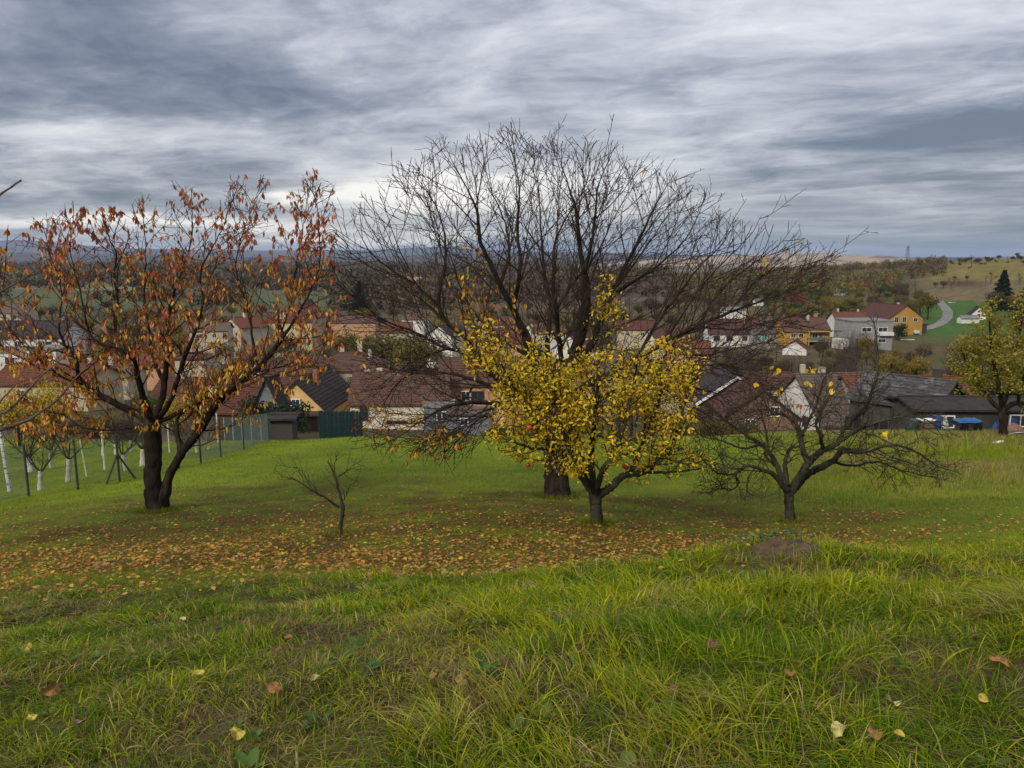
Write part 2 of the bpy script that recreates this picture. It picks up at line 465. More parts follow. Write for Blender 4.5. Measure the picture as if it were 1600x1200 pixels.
def ribbon_road(name, pts, width, mat, lift=0.06):
    P = []
    for a, b in zip(pts[:-1], pts[1:]):
        for i in range(8): P.append(a.lerp(b, i / 8))
    P.append(pts[-1]); v = []; f = []
    for i, p in enumerate(P):
        d = (P[min(i + 1, len(P) - 1)] - P[max(i - 1, 0)]); d.z = 0; d.normalize(); n = Vector((-d.y, d.x, 0))
        for s in (-1, -.35, .35, 1):
            q = p + n * s * width / 2; v.append((q.x, q.y, gz(q.x, q.y) + lift + (0.12 if abs(s) < .5 else 0)))
    for i in range(len(P) - 1):
        for k in range(3): f.append((i * 4 + k, i * 4 + k + 1, i * 4 + k + 5, i * 4 + k + 4))
    me = bpy.data.meshes.new(name); me.from_pydata(v, [], f)
    return tag(mobj(name, me, mat), kind='structure')
M_gravel = basic('pale_gravel', (.20, .19, .17), (.13, .125, .11), 0.6, third=(.10, .11, .06))
_lane = [hit(u, v, 150, 800) for u, v in ((1330, 528), (1365, 524), (1395, 521))]
ribbon_road('road', _lane + ROADPTS[1:], 3.8, M_gravel, 0.15)

# ------------------------------------------------------------ far hills
def ridge(name, D, prof, c1, c2, back=1.25, front=0.72, rough=6, seed=1, fields=0.0, base=-36):
    us = np.linspace(prof[0][0], prof[-1][0], 220)
    vs = np.interp(us, [p[0] for p in prof], [p[1] for p in prof])
    vs = vs + (fbm(us * 0.03, us * 0 + seed, 4, seed) - .5) * rough
    rows = np.array([front, .76, .80, .84, .88, .91, .94, .97, 1.0, 1.03, 1.08, 1.15, back])
    hf = np.array([-.05, .10, .22, .38, .54, .68, .82, .93, 1.0, .95, .75, .4, -.05])
    slv = np.array([sl(v) for v in vs]); xt = (us - 800) / F / math.cos(TH)
    V = []; C = []
    for r, h in zip(rows, hf):
        dd = D * r
        top = EYE + slv * D
        n = fbm(us * .02 + r * 9, us * 0 + r * 14, 4, seed + 3)
        hh = base + (top - base) * h * (1 + (n - .5) * .5 * (1 - h))
        V.append(np.stack([xt * dd, np.full_like(us, dd), hh], 1))
        m = np.clip((fbm(us * .045 + r * 3, us * 0 + r * 22, 4, seed + 5) - .38) * 5, 0, 1)[:, None]
        C.append(np.array(c1) * (1 - m) + np.array(c2) * m)
    nr, nc = len(rows), len(us); i = np.arange(nr * nc).reshape(nr, nc)
    a, b, c, d = i[:-1, :-1].ravel(), i[:-1, 1:].ravel(), i[1:, 1:].ravel(), i[1:, :-1].ravel()
    tris = np.concatenate([np.stack([a, b, c], 1), np.stack([a, c, d], 1)])
    me = npmesh(name, np.concatenate(V), tris, np.concatenate(C), smooth=True)
    return tag(mobj(name, me, vcol('hill_cover', rough=1, spec=0.0, var=.35, vscale=.012)), kind='structure')
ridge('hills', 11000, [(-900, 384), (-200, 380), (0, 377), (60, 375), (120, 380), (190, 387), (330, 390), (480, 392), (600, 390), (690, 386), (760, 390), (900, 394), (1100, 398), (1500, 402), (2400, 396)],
      (.045, .06, .075), (.075, .08, .085), rough=3, seed=2)  # blue of the distant air is put into the hill colours too
ridge('hills', 6500, [(-900, 396), (0, 394), (200, 397), (420, 402), (560, 401), (700, 397), (850, 393), (1000, 397), (1100, 404), (1300, 410), (2400, 408)],
      (.045, .042, .045), (.085, .07, .06), rough=4, seed=4)
ridge('hills', 4200, [(-900, 409), (0, 407), (250, 411), (500, 413), (600, 408), (720, 412), (860, 414), (1200, 418), (2400, 420)],
      (.05, .045, .035), (.13, .10, .065), rough=4, seed=9)
ridge('hill_slope', 3300, [(840, 424), (930, 411), (1000, 406), (1080, 402), (1150, 399), (1230, 395), (1300, 396.5), (1370, 400), (1410, 404), (1440, 413), (1462, 432)],
      (.16, .125, .10), (.32, .25, .18), rough=3, seed=12)  # bare tan hill; sunlight on its face is put into the pale colours
ridge('hills', 7600, [(1250, 416), (1400, 404), (1480, 402), (1560, 404), (1700, 402), (2400, 396)], (.03, .042, .06), (.04, .055, .07), rough=2, seed=15)  # dark hill colours painted bluish for distance haze
# pale quarry face at the end of the long hill
q = MB()
qa, qb, qc_, qd, qe = at(1416, 420, 2900), at(1424, 405, 3020), at(1434, 407, 3040), at(1446, 417, 2980), at(1438, 424, 2880)
q.poly([qa, qe, qd, qc_, qb]); q.poly([qa + Vector((0, 90, -20)), qb + Vector((0, 90, -20)), qc_ + Vector((0, 90, -20)), qd + Vector((0, 90, -20)), qe + Vector((0, 90, -20))])
tag(q.build('quarry_face', basic('quarry_rock', (.42, .40, .36), (.25, .24, .21), .03)), kind='structure')

# ------------------------------------------------------------ branches
class Wood:
    """grows tapered branches and remembers where the twigs end"""
    def __init__(s, seed):
        s.r = random.Random(seed); s.V = []; s.T = []; s.tips = []; s.n = 0; s.nodes = []
        s.paths = []
    def tube(s, pts, rad, sides):
        n = len(pts)
        if n < 2: return
        P = np.array([tuple(p) for p in pts]); r = np.array(rad)
        T = np.gradient(P, axis=0); T /= np.linalg.norm(T, axis=1)[:, None] + 1e-9
        up = np.array((0.31, .17, .93)) if abs(T[0, 2]) < .9 else np.array((1.0, .2, .1))
        A = np.cross(T, up); A /= np.linalg.norm(A, axis=1)[:, None] + 1e-9
        B = np.cross(T, A)
        w = np.arange(sides) * 2 * math.pi / sides
        ring = P[:, None, :] + r[:, None, None] * (np.cos(w)[None, :, None] * A[:, None, :] + np.sin(w)[None, :, None] * B[:, None, :])
        if sides >= 8:   # knobbly bark on thick wood
            k = 1 + 0.16 * (vnoise(P[:, 2:3] * 7 + np.cos(w)[None, :] * 2.1, P[:, 0:1] * 7 + np.sin(w)[None, :] * 2.1, 3) - .5) * 2
            ring = P[:, None, :] + (ring - P[:, None, :]) * k[:, :, None]
        v = ring.reshape(-1, 3)
        i = np.arange(n * sides).reshape(n, sides); a = i[:-1]; d = i[1:]; b = np.roll(a, -1, 1); c = np.roll(d, -1, 1)
        t = np.concatenate([np.stack([a, b, c], -1).reshape(-1, 3), np.stack([a, c, d], -1).reshape(-1, 3)])
        s.V.append(v); s.T.append(t + s.n); s.n += len(v)
    def mesh(s, name, origin=(0, 0, 0), smooth=True):
        return npmesh(name, np.concatenate(s.V) - np.array(tuple(origin)), np.concatenate(s.T), smooth=smooth)
    def limb(s, pts, rads, sides=8, sub=5, wob=0.015):
        """a limb traced by hand, smoothed"""
        out = []; ro = []
        n = len(pts)
        for i in range(n - 1):
            p0 = pts[max(i - 1, 0)]; p1 = pts[i]; p2 = pts[i + 1]; p3 = pts[min(i + 2, n - 1)]
            for k in range(sub):
                t = k / sub
                q = 0.5 * ((2 * p1) + (p2 - p0) * t + (2 * p0 - 5 * p1 + 4 * p2 - p3) * t * t + (3 * p1 - p0 - 3 * p2 + p3) * t ** 3)
                q = q + Vector([s.r.uniform(-wob, wob) for _ in range(3)])
                out.append(q); ro.append(rads[i] * (1 - t) + rads[i + 1] * t)
        out.append(pts[-1]); ro.append(rads[-1])
        s.tube(out, ro, sides)
        s.paths.append((out, ro, 0))
        return out, ro
    def grow(s, p, d, L, r0, r1, seg, wig, up, inside=None):
        n = max(2, int(round(L / seg))); st = L / n
        pts = [p.copy()]; d = d.normalized(); miss = 0
        for i in range(n):
            d = d + Vector((s.r.gauss(0, wig), s.r.gauss(0, wig), s.r.gauss(0, wig) + up))
            d.normalize(); q = pts[-1] + d * st
            if inside is not None and not inside(q):
                miss += 1
                if miss > 1: break
            pts.append(q)
        if len(pts) < 2: return None
        m = len(pts)
        rad = [r0 + (r1 - r0) * (i / (m - 1)) ** .8 for i in range(m)]
        return pts, rad
    def ramify(s, parents, spacing, Lr, ang, r_max, r_tip, seg, wig, up, start=0.15, sides=3, inside=None, taper=0.45, keep=1.0, flat=0.0, rk=.62, free=0.0, thin=None):
        new = []
        for pts, rad, lv in parents:
            tot = sum((b - a).length for a, b in zip(pts[:-1], pts[1:]))
            s_at = tot * start + s.r.uniform(0, spacing); acc = 0; az = s.r.uniform(0, 6.28)
            for i in range(len(pts) - 1):
                a, b = pts[i], pts[i + 1]; L = (b - a).length
                while acc + L > s_at:
                    f = (s_at - acc) / max(L, 1e-6); s_at += spacing * s.r.uniform(.55, 1.5)
                    if s.r.random() > keep: continue
                    p = a.lerp(b, f)
                    if thin is not None and s.r.random() < thin(p): continue
                    p = p; rr = rad[i] * (1 - f) + rad[i + 1] * f
                    frac = (acc + L * f) / tot
                    t = (b - a).normalized(); o = t.orthogonal().normalized()
                    az += 2.4 + s.r.uniform(-.6, .6)
                    o = Quaternion(t, az) @ o
                    if flat: o.z *= (1 - flat); o.normalize()
                    an = s.r.uniform(*ang)
                    d = t * math.cos(an) + o * math.sin(an)
                    ln = s.r.uniform(*Lr) * (1 - taper * frac)
                    r0 = min(rr * rk, r_max) * s.r.uniform(.8, 1.1); r0 = max(r0, r_tip * 1.15)
                    g = s.grow(p, d, ln, r0, r_tip, seg, wig, up, None if (free and frac > .5 and s.r.random() < free) else inside)
                    if g:
                        s.tube(g[0], g[1], sides); new.append((g[0], g[1], lv + 1))
                acc += L
        return new

def blades(mesh_name, P, N, Lth, Wth, A, C, fold=0.25, droop=0.0):
    """leaves: P base, N face normal, A along; six corners, four triangles"""
    n = len(P)
    A = A / (np.linalg.norm(A, axis=1)[:, None] + 1e-9)
    S = np.cross(A, N); S /= np.linalg.norm(S, axis=1)[:, None] + 1e-9
    Nn = np.cross(S, A)
    L = Lth[:, None]; W = Wth[:, None] * .5
    dr = np.array((0, 0, -1.0))[None, :] * droop * L
    v0 = P; v1 = P + A * L * .35 + S * W + Nn * fold * W + dr * .2; v2 = P + A * L * .35 - S * W + Nn * fold * W + dr * .2
    v3 = P + A * L * .75 + S * W * .7 + Nn * fold * W * .7 + dr * .6; v4 = P + A * L * .75 - S * W * .7 + Nn * fold * W * .7 + dr * .6
    v5 = P + A * L + dr; vm = P + A * L * .5 + dr * .3
    V = np.stack([v0, v1, v2, v3, v4, v5, vm], 1).reshape(-1, 3)
    T = np.array([(0, 6, 1), (0, 2, 6), (1, 6, 3), (2, 4, 6), (3, 6, 5), (4, 5, 6)])
    T = (np.arange(n)[:, None, None] * 7 + T[None]).reshape(-1, 3)
    return npmesh(mesh_name, V, T, np.repeat(C, 7, axis=0))
LEAFMAT = vcol('dry_leaf', rough=.65, translucent=.3, spec=.2, var=.3, vscale=9)
BARK = basic('dark_bark', (.034, .025, .018), (.013, .010, .008), 9, rough=.95, spec=.05, bump=.9, bscale=26, stretch=(1, 1, .35), third=(.048, .044, .03))
BARK2 = basic('mossy_bark', (.050, .046, .030), (.022, .019, .013), 8, rough=.95, spec=.05, bump=.9, bscale=26, stretch=(1, 1, .4), third=(.062, .068, .032))
TWIG = basic('twig_bark', (.058, .038, .030), (.034, .023, .019), 3, rough=.95, spec=.05)
TWIG2 = basic('mossy_twig_bark', (.070, .058, .036), (.036, .028, .019), 3, rough=.95, spec=.05)

def inpoly(u, v, poly):
    c = False; j = len(poly) - 1
    for i in range(len(poly)):
        x1, y1 = poly[i]; x2, y2 = poly[j]
        if (y1 > v) != (y2 > v) and u < (x2 - x1) * (v - y1) / (y2 - y1 + 1e-9) + x1: c = not c
        j = i
    return c
def envelope(poly, D, depth, gz_min=0.25):
    def f(p):
        if abs(p.y - D) > depth: return False
        u, v = pix(p)
        return inpoly(u, v, poly)
    return f
# ------------------------------------------------------------ the orchard trees near the camera
def traced(w, D, rows, sides=8, wob=.012, sub=5):
    """rows of (u, v, nearer/farther in metres, radius)"""
    return w.limb([at(u, v, D + dy) for u, v, dy, r in rows], [r for *_, r in rows], sides, sub, wob)
def two_meshes(root, w, nthick, bark, twig, base):
    """the first nthick tubes are trunk and limbs, the rest are twigs"""
    a = Wood(0); a.V = w.V[:nthick]; n = sum(len(v) for v in a.V); a.T = w.T[:nthick]
    mobj('trunk', a.mesh('trunk', base), bark, root)
    b = Wood(0); b.V = w.V[nthick:]; b.T = [t - n for t in w.T[nthick:]]
    mobj('branches', b.mesh('branches', base), twig, root)
def palette(rng, pal, n, jitter=.18):
    pal = np.array(pal); c = pal[rng.integers(0, len(pal), n)] * (1 + rng.uniform(-jitter, jitter, (n, 1)))
    return c
def leaf_parts(root, base, P, N, A, L, W, C, pal, k=300, name='leaf', fold=.25, droop=0.0, score=None):
    """the k leaves nearest the camera become parts, the rest one foliage part"""
    d = P[:, 1] - 0.6 * npr.random(len(P)) if score is None else score
    o = np.argsort(d); near, rest = o[:k], o[k:]
    if len(rest):
        tag(mobj('foliage', blades('foliage', P[rest] - np.array(tuple(base)), N[rest], L[rest], W[rest], A[rest], C[rest], fold, droop), LEAFMAT, root), kind='stuff')
    protos = []
    for i, c in enumerate(pal):
        z = np.zeros((1, 3)); protos.append(blades('leaf', z, np.array([[0, 0, 1.0]]), np.array([1.0]), np.array([.45]), np.array([[1.0, 0, 0]]), np.array([c]), fold, droop))
        protos[-1].materials.append(LEAFMAT)
    pal = np.array(pal)
    for i in near:
        j = int(np.argmin(((pal - C[i]) ** 2).sum(1)))
        o = bpy.data.objects.new(name, protos[j]); col.objects.link(o); o.parent = root
        a = Vector(A[i]).normalized(); n = Vector(N[i]); s = a.cross(n).normalized() if a.cross(n).length > 1e-4 else a.orthogonal().normalized()
        n = s.cross(a)
        m = Matrix((a, -s, n)).transposed().to_4x4()
        m = Matrix.Translation(Vector(P[i]) - Vector(base)) @ m @ Matrix.Diagonal((L[i], W[i] / .45, L[i], 1))
        o.matrix_local = m

# ---- the cherry with orange leaves on the left
def cherry():
    base = CHERRY; D = base.y; w = Wood(3)
    env = [(-60, 700), (-70, 480), (-20, 400), (40, 375), (62, 335), (85, 345), (110, 322), (150, 335), (165, 325), (200, 335), (222, 305), (255, 300), (272, 285), (295, 295), (330, 320), (350, 320),
           (368, 270), (385, 305), (410, 276), (425, 300), (445, 300), (470, 300), (492, 262), (500, 300), (517, 285), (528, 340), (520, 420), (545, 480), (520, 560), (480, 620), (430, 668), (300, 700), (200, 690), (100, 690)]
    ins = envelope(env, D, 2.7)
    bz = -0.25
    T = lambda rows, **k: traced(w, D, [(u, v, dy, r if r > .14 else r * (.62 if r < .05 else .78)) for u, v, dy, r in rows], **k)
    trunk = T([(247, 812, 0, .30), (246, 804, 0, .245), (245, 795, 0, .20), (240, 770, 0, .175), (238, 740, 0, .165), (240, 700, 0, .165), (238, 668, 0, .17), (236, 650, 0, .12)], sides=14, wob=.01)
    T([(249, 806, .02, .16), (252, 792, .02, .15), (262, 752, .0, .12), (276, 722, -.05, .115), (288, 702, -.1, .11), (306, 682, -.15, .105), (322, 655, -.2, .10), (342, 628, -.25, .088), (372, 600, -.3, .08), (405, 575, -.3, .068), (432, 540, -.3, .055), (455, 508, -.3, .045), (478, 468, -.3, .034), (500, 410, -.25, .022), (498, 350, -.2, .012), (492, 290, -.2, .006)], sides=12)
    T([(286, 706, -.1, .07), (279, 690, -.1, .07), (276, 672, -.1, .06), (278, 655, 0, .045), (290, 640, .1, .035), (320, 615, .3, .025), (350, 575, .6, .018)], sides=8)
    T([(240, 666, 0, .12), (222, 652, .05, .11), (200, 640, .1, .095), (172, 626, .1, .08), (140, 606, .1, .07), (123, 588, .1, .062), (118, 560, .1, .05), (102, 540, .1, .04), (92, 510, .1, .034), (96, 460, .1, .024), (80, 400, .1, .013), (66, 350, .1, .006)], sides=10)
    T([(238, 660, -.05, .10), (228, 630, -.3, .085), (218, 600, -.5, .075), (208, 560, -.7, .062), (196, 545, -.8, .055), (160, 538, -.9, .045), (140, 520, -.9, .036), (128, 470, -1, .026), (112, 400, -1, .014), (110, 340, -1, .006)], sides=9)
    T([(240, 655, .1, .105), (252, 625, .35, .09), (258, 590, .5, .08), (262, 560, .6, .07), (262, 520, .7, .06), (268, 470, .75, .045), (285, 420, .8, .034), (300, 370, .8, .022), (298, 310, .8, .008)], sides=9)
    T([(212, 572, -.65, .055), (190, 540, -.5, .05), (178, 500, -.4, .045), (184, 470, -.35, .04), (178, 430, -.3, .033), (182, 396, -.3, .024), (170, 370, -.3, .014), (164, 335, -.3, .006)], sides=8)
    T([(258, 600, .45, .06), (240, 560, .9, .05), (232, 510, 1.2, .042), (225, 455, 1.3, .03), (228, 400, 1.4, .018), (222, 320, 1.4, .007)], sides=8)
    T([(246, 655, 0, .085), (265, 628, -.3, .07), (275, 600, -.55, .06), (288, 560, -.8, .05), (305, 520, -1, .042), (318, 470, -1.1, .034), (312, 430, -1.1, .028), (330, 390, -1.1, .02), (350, 350, -1.1, .012), (370, 282, -1.1, .005)], sides=8)
    T([(250, 658, 0, .07), (285, 642, -.15, .06), (325, 622, -.3, .045), (352, 612, -.5, .035), (392, 585, -.7, .028), (420, 590, -.9, .02), (470, 575, -1, .012), (520, 560, -1, .005)], sides=8)
    T([(228, 668, 0, .04), (205, 668, -.1, .036), (170, 672, -.3, .03), (130, 668, -.4, .022), (90, 645, -.5, .016), (40, 650, -.5, .01)], sides=7)
    T([(405, 575, -.3, .045), (395, 530, 0, .04), (388, 480, .1, .032), (372, 440, .15, .025), (370, 400, .2, .018), (385, 350, .2, .012), (410, 282, .2, .005)], sides=8)
    T([(432, 540, -.3, .035), (455, 470, .3, .028), (462, 420, .5, .022), (470, 380, .6, .015), (480, 330, .6, .008), (512, 292, .6, .004)], sides=7)
    T([(396, 582, -.3, .03), (430, 575, 0, .024), (465, 562, .2, .018), (500, 540, .3, .012), (545, 520, .3, .006)], sides=7)
    T([(118, 560, .1, .035), (85, 548, .4, .028), (40, 560, .5, .02), (0, 540, .5, .015), (-40, 500, .5, .01)], sides=7)
    T([(140, 606, .1, .04), (100, 590, -.5, .03), (60, 560, -.8, .022), (20, 520, -.9, .016), (-10, 460, -.9, .01), (-20, 410, -.9, .005)], sides=7)
    nth = len(w.V)
    l1 = w.ramify(w.paths[1:], .155, (.7, 1.5), (.5, 1.1), .020, .006, .12, .10, .085, start=.18, sides=4, inside=ins, rk=.5)
    l2 = w.ramify(l1, .13, (.25, .8), (.5, 1.1), .010, .0045, .09, .12, .07, start=.1, sides=3, inside=ins, keep=.9)
    l3 = w.ramify(l2, .14, (.08, .28), (.6, 1.2), .006, .0035, .07, .12, .05, start=.15, sides=3, keep=.75)
    root = empty('cherry_tree', base)
    tag(root, 'large cherry tree with two thick dark trunks and hanging orange and red leaves', 'tree')
    two_meshes(root, w, nth, BARK, TWIG, base)
    # leaves hang in small bunches from spurs and shoot ends
    rng = np.random.default_rng(4); P = []
    for pts, rad, lv in l1 + l2 + l3:
        top = pix(pts[-1]); hi = top[1] < 400; lowl = 1.9 if (top[0] < 230 and top[1] > 545) else 1.0
        pr = {1: .50, 2: .52, 3: .52}[lv]
        for i in range(1, len(pts)):
            if rng.random() < lowl * pr * (.50 if not hi else .55) * (1.7 if vnoise(pts[i].x * 2.3 + 5, pts[i].z * 1.6, 2) > .52 else .35):
                for _ in range(rng.integers(1, 3 + (2 if hi else 1))): P.append(tuple(pts[i] + Vector(rng.uniform(-.02, .02, 3))))
    P = np.array(P); n = len(P); print('cherry leaves', n)
    A = np.stack([rng.normal(0, .33, n), rng.normal(0, .33, n), -np.ones(n)], 1)
    N = rng.normal(0, 1, (n, 3)); N[:, 2] *= .3
    L = rng.uniform(.065, .135, n); W = L * rng.uniform(.30, .46, n)
    pal = [(.52, .17, .03), (.62, .24, .035), (.42, .11, .035), (.60, .32, .04), (.24, .070, .035), (.38, .14, .06), (.56, .37, .05), (.42, .075, .035)]
    hv = np.array([pix(p)[1] for p in P])
    idx = rng.integers(0, 8, n)
    up = hv < 390
    idx[up] = rng.choice([2, 4, 5, 0, 2], up.sum())
    lo = hv > 570
    idx[lo] = rng.choice([6, 3, 1, 6, 7], lo.sum())
    C = np.array(pal)[idx] * (1 + rng.uniform(-.2, .2, (n, 1)))
    leaf_parts(root, base, P, N, A, L, W, C, pal)
    return root
cherry()

# ---- the big bare tree in the middle
def big():
    base = BIG; D = base.y; w = Wood(8)
    env = [(545, 700), (555, 640), (560, 560), (500, 450), (520, 380), (538, 322), (560, 345), (570, 290), (600, 310), (622, 245), (650, 260), (672, 215), (686, 195), (705, 225), (735, 205), (752, 215), (780, 200), (800, 192),
           (828, 212), (850, 235), (862, 205), (890, 230), (925, 212), (955, 220), (968, 225), (985, 255), (1010, 250), (1035, 262), (1056, 262), (1068, 300), (1095, 300), (1110, 285), (1120, 340), (1150, 340), (1175, 370), (1200, 345), (1215, 380), (1245, 345), (1258, 395), (1305, 400),
           (1285, 450), (1240, 560), (1200, 640), (1100, 690), (1000, 710), (760, 700), (700, 712), (620, 700)]
    env = [(u, v + (13 if v < 300 else 0)) for u, v in env]
    ins = envelope(env, D, 3.6)
    def thin(p):      # the outer shoots stand apart from each other
        u, v = pix(p)
        if v > 430: return 0
        if u > 1060: return .50
        if u < 640: return .50
        return .25 if v < 330 else .05
    T = lambda rows, **k: traced(w, D, [(u, v, dy, r if v > 650 and abs(u - 870) < 12 else r * (.42 if r < .05 else .58 if r < .12 else .85)) for u, v, dy, r in rows], **k)
    T([(872, 792, 0, .38), (872, 784, 0, .35), (871, 774, 0, .32), (870, 750, 0, .29), (868, 715, 0, .26), (868, 680, 0, .25), (868, 650, 0, .24), (870, 632, 0, .15)], sides=16, wob=.012)
    T([(866, 665, 0, .17), (852, 635, .1, .16), (842, 600, .2, .145), (832, 560, .3, .135), (818, 520, .4, .125), (800, 480, .45, .115), (782, 445, .5, .105), (765, 410, .5, .09), (750, 375, .5, .075), (745, 330, .5, .055), (728, 290, .5, .04), (705, 250, .5, .02), (686, 205, .5, .006)], sides=12)
    T([(800, 480, .45, .09), (810, 440, -.1, .08), (812, 400, -.2, .065), (808, 350, -.3, .05), (812, 300, -.3, .035), (805, 250, -.3, .018), (798, 205, -.3, .006)], sides=8)
    T([(782, 445, .5, .075), (795, 400, 1.1, .06), (790, 350, 1.3, .045), (765, 290, 1.4, .028), (752, 220, 1.4, .008)], sides=8)
    T([(874, 660, 0, .18), (882, 620, -.1, .165), (890, 580, -.2, .155), (902, 540, -.25, .145), (912, 500, -.3, .135), (916, 460, -.3, .12), (912, 420, -.3, .10), (905, 380, -.3, .08), (900, 330, -.3, .055), (885, 280, -.3, .03), (864, 212, -.3, .007)], sides=12)
    T([(912, 430, -.3, .08), (922, 390, -.6, .065), (930, 340, -.8, .05), (935, 290, -.9, .032), (960, 230, -.9, .008)], sides=8)
    T([(890, 590, .1, .13), (920, 545, .5, .12), (940, 500, .7, .105), (955, 460, .8, .09), (975, 420, .9, .075), (1000, 370, .9, .055), (1025, 320, .9, .035), (1055, 270, .9, .01)], sides=10)
    T([(955, 460, .8, .07), (990, 440, .4, .06), (1040, 405, .2, .045), (1080, 360, .1, .03), (1105, 300, .1, .008)], sides=8)
    T([(864, 655, -.1, .16), (840, 630, -.3, .14), (810, 612, -.5, .125), (782, 596, -.6, .115), (760, 575, -.7, .105), (742, 548, -.8, .095), (722, 522, -.9, .085), (700, 505, -.9, .08), (686, 480, -.9, .072), (688, 445, -.9, .062), (696, 405, -.9, .05), (692, 355, -.9, .035), (670, 300, -.9, .022), (640, 250, -.9, .007)], sides=10)
    T([(688, 480, -.9, .05), (650, 445, -1.1, .045), (610, 420, -1.2, .035), (575, 390, -1.3, .025), (548, 335, -1.3, .008)], sides=8)
    T([(742, 548, -.8, .07), (700, 545, -.4, .06), (650, 520, -.2, .05), (600, 500, 0, .04), (560, 470, .1, .028), (520, 440, .1, .015)], sides=8)
    T([(830, 622, -.4, .10), (790, 630, -1, .09), (745, 628, -1.5, .075), (700, 635, -1.9, .055), (655, 660, -2.2, .035), (612, 690, -2.4, .012)], sides=8)
    T([(800, 606, -.5, .08), (760, 600, -.1, .07), (710, 585, .3, .058), (660, 580, .6, .045), (620, 600, .8, .03), (590, 650, .9, .012)], sides=8)
    T([(876, 640, .1, .14), (910, 608, .1, .125), (950, 585, -.1, .11), (995, 560, -.3, .095), (1040, 535, -.5, .08), (1090, 510, -.6, .066), (1140, 488, -.7, .052), (1190, 470, -.7, .04), (1240, 452, -.7, .028), (1275, 435, -.7, .018), (1290, 415, -.7, .008)], sides=10)
    T([(995, 560, -.3, .07), (1030, 500, .1, .06), (1060, 460, .3, .05), (1090, 420, .5, .038), (1130, 380, .6, .025), (1150, 345, .6, .008)], sides=8)
    T([(1090, 510, -.6, .05), (1130, 450, -.2, .04), (1180, 410, 0, .028), (1220, 380, .1, .016), (1245, 345, .1, .006)], sides=8)
    T([(880, 640, .2, .12), (920, 625, .9, .105), (975, 610, 1.4, .09), (1030, 600, 1.8, .07), (1080, 605, 2.1, .05), (1130, 620, 2.3, .03), (1170, 650, 2.4, .012)], sides=8)
    T([(950, 585, -.1, .08), (990, 590, -.8, .07), (1040, 580, -1.3, .055), (1100, 570, -1.7, .04), (1160, 575, -1.9, .025), (1200, 600, -2, .01)], sides=8)
    T([(868, 640, .2, .15), (862, 590, .9, .13), (855, 540, 1.5, .11), (860, 480, 1.9, .09), (850, 420, 2.1, .07), (845, 350, 2.2, .045), (840, 280, 2.2, .02), (828, 225, 2.2, .007)], sides=9)
    T([(860, 500, 1.8, .07), (890, 450, 2.2, .06), (930, 400, 2.5, .045), (960, 340, 2.6, .03), (1000, 262, 2.6, .008)], sides=8)
    T([(884, 610, -.2, .11), (878, 560, -.9, .10), (870, 500, -1.4, .085), (865, 440, -1.7, .065), (870, 370, -1.8, .045), (915, 290, -1.8, .02), (925, 230, -1.8, .007)], sides=9)
    T([(832, 560, .3, .08), (800, 540, 1, .07), (750, 500, 1.7, .06), (720, 450, 2.1, .045), (700, 390, 2.3, .03), (650, 320, 2.4, .015), (625, 255, 2.4, .006)], sides=8)
    for rows in ([(742, 600, .1, .05), (715, 640, -.6, .038), (690, 670, -1.1, .026), (650, 700, -1.5, .012)], [(800, 606, -.5, .06), (770, 640, -1.4, .045), (735, 665, -2.0, .03), (700, 705, -2.4, .012)],
                 [(790, 630, -1, .05), (740, 650, -.4, .035), (700, 680, -.1, .02), (665, 712, 0, .01)], [(700, 545, -.4, .05), (655, 560, -1.0, .035), (610, 590, -1.3, .02), (575, 620, -1.5, .01)],
                 [(1030, 600, 1.8, .05), (1080, 640, 1.2, .03), (1120, 670, 1.0, .012)], [(1040, 535, -.5, .05), (1090, 555, -1.2, .035), (1150, 545, -1.6, .02), (1210, 530, -1.8, .008)], [(1090, 510, -.6, .045), (1150, 515, .2, .03), (1210, 500, .6, .018), (1270, 490, .8, .008)],
                 [(1040, 535, -.5, .05), (1080, 470, -.9, .04), (1120, 420, -1.1, .03), (1170, 370, -1.2, .018), (1190, 335, -1.2, .006)], [(1140, 488, -.7, .04), (1180, 440, -1.0, .03), (1220, 410, -1.1, .02), (1262, 385, -1.1, .008)],
                 [(1190, 470, -.7, .03), (1240, 430, -.3, .018), (1275, 410, -.1, .010), (1300, 402, 0, .005)], [(955, 460, .8, .05), (1000, 400, 1.5, .04), (1040, 340, 1.8, .025), (1075, 290, 1.9, .008)],
                 [(650, 445, -1.1, .03), (620, 380, -1.5, .024), (600, 320, -1.6, .012), (590, 290, -1.6, .005)], [(700, 505, -.9, .05), (660, 470, -.2, .04), (600, 430, .2, .025), (545, 400, .4, .01)]):
        T(rows, sides=6)
    nth = len(w.V)
    l1 = w.ramify(w.paths[1:], .23, (1.0, 2.6), (.35, .9), .020, .0065, .20, .05, .045, start=.15, sides=4, inside=ins, rk=.5, thin=lambda p: thin(p) * .7)
    l2 = w.ramify(l1, .195, (.45, 1.4), (.35, .85), .012, .0058, .18, .045, .05, start=.08, sides=3, inside=ins, keep=.92, free=.12, thin=thin)
    l3 = w.ramify(l2, .23, (.18, .60), (.5, 1.0), .0070, .0046, .14, .06, .04, start=.1, sides=3, keep=.78)
    l4 = w.ramify(l3, .17, (.03, .12), (.6, 1.2), .007, .005, .06, .1, .03, start=.1, sides=3, keep=.5)
    root = empty('bare_tree', base)
    tag(root, 'tallest tree on the lawn, bare, with a thick black trunk and wide twiggy crown', 'tree')
    two_meshes(root, w, nth, BARK, TWIG, base)
    # the last yellow and orange leaves on its lower left side
    rng = np.random.default_rng(9); P = []
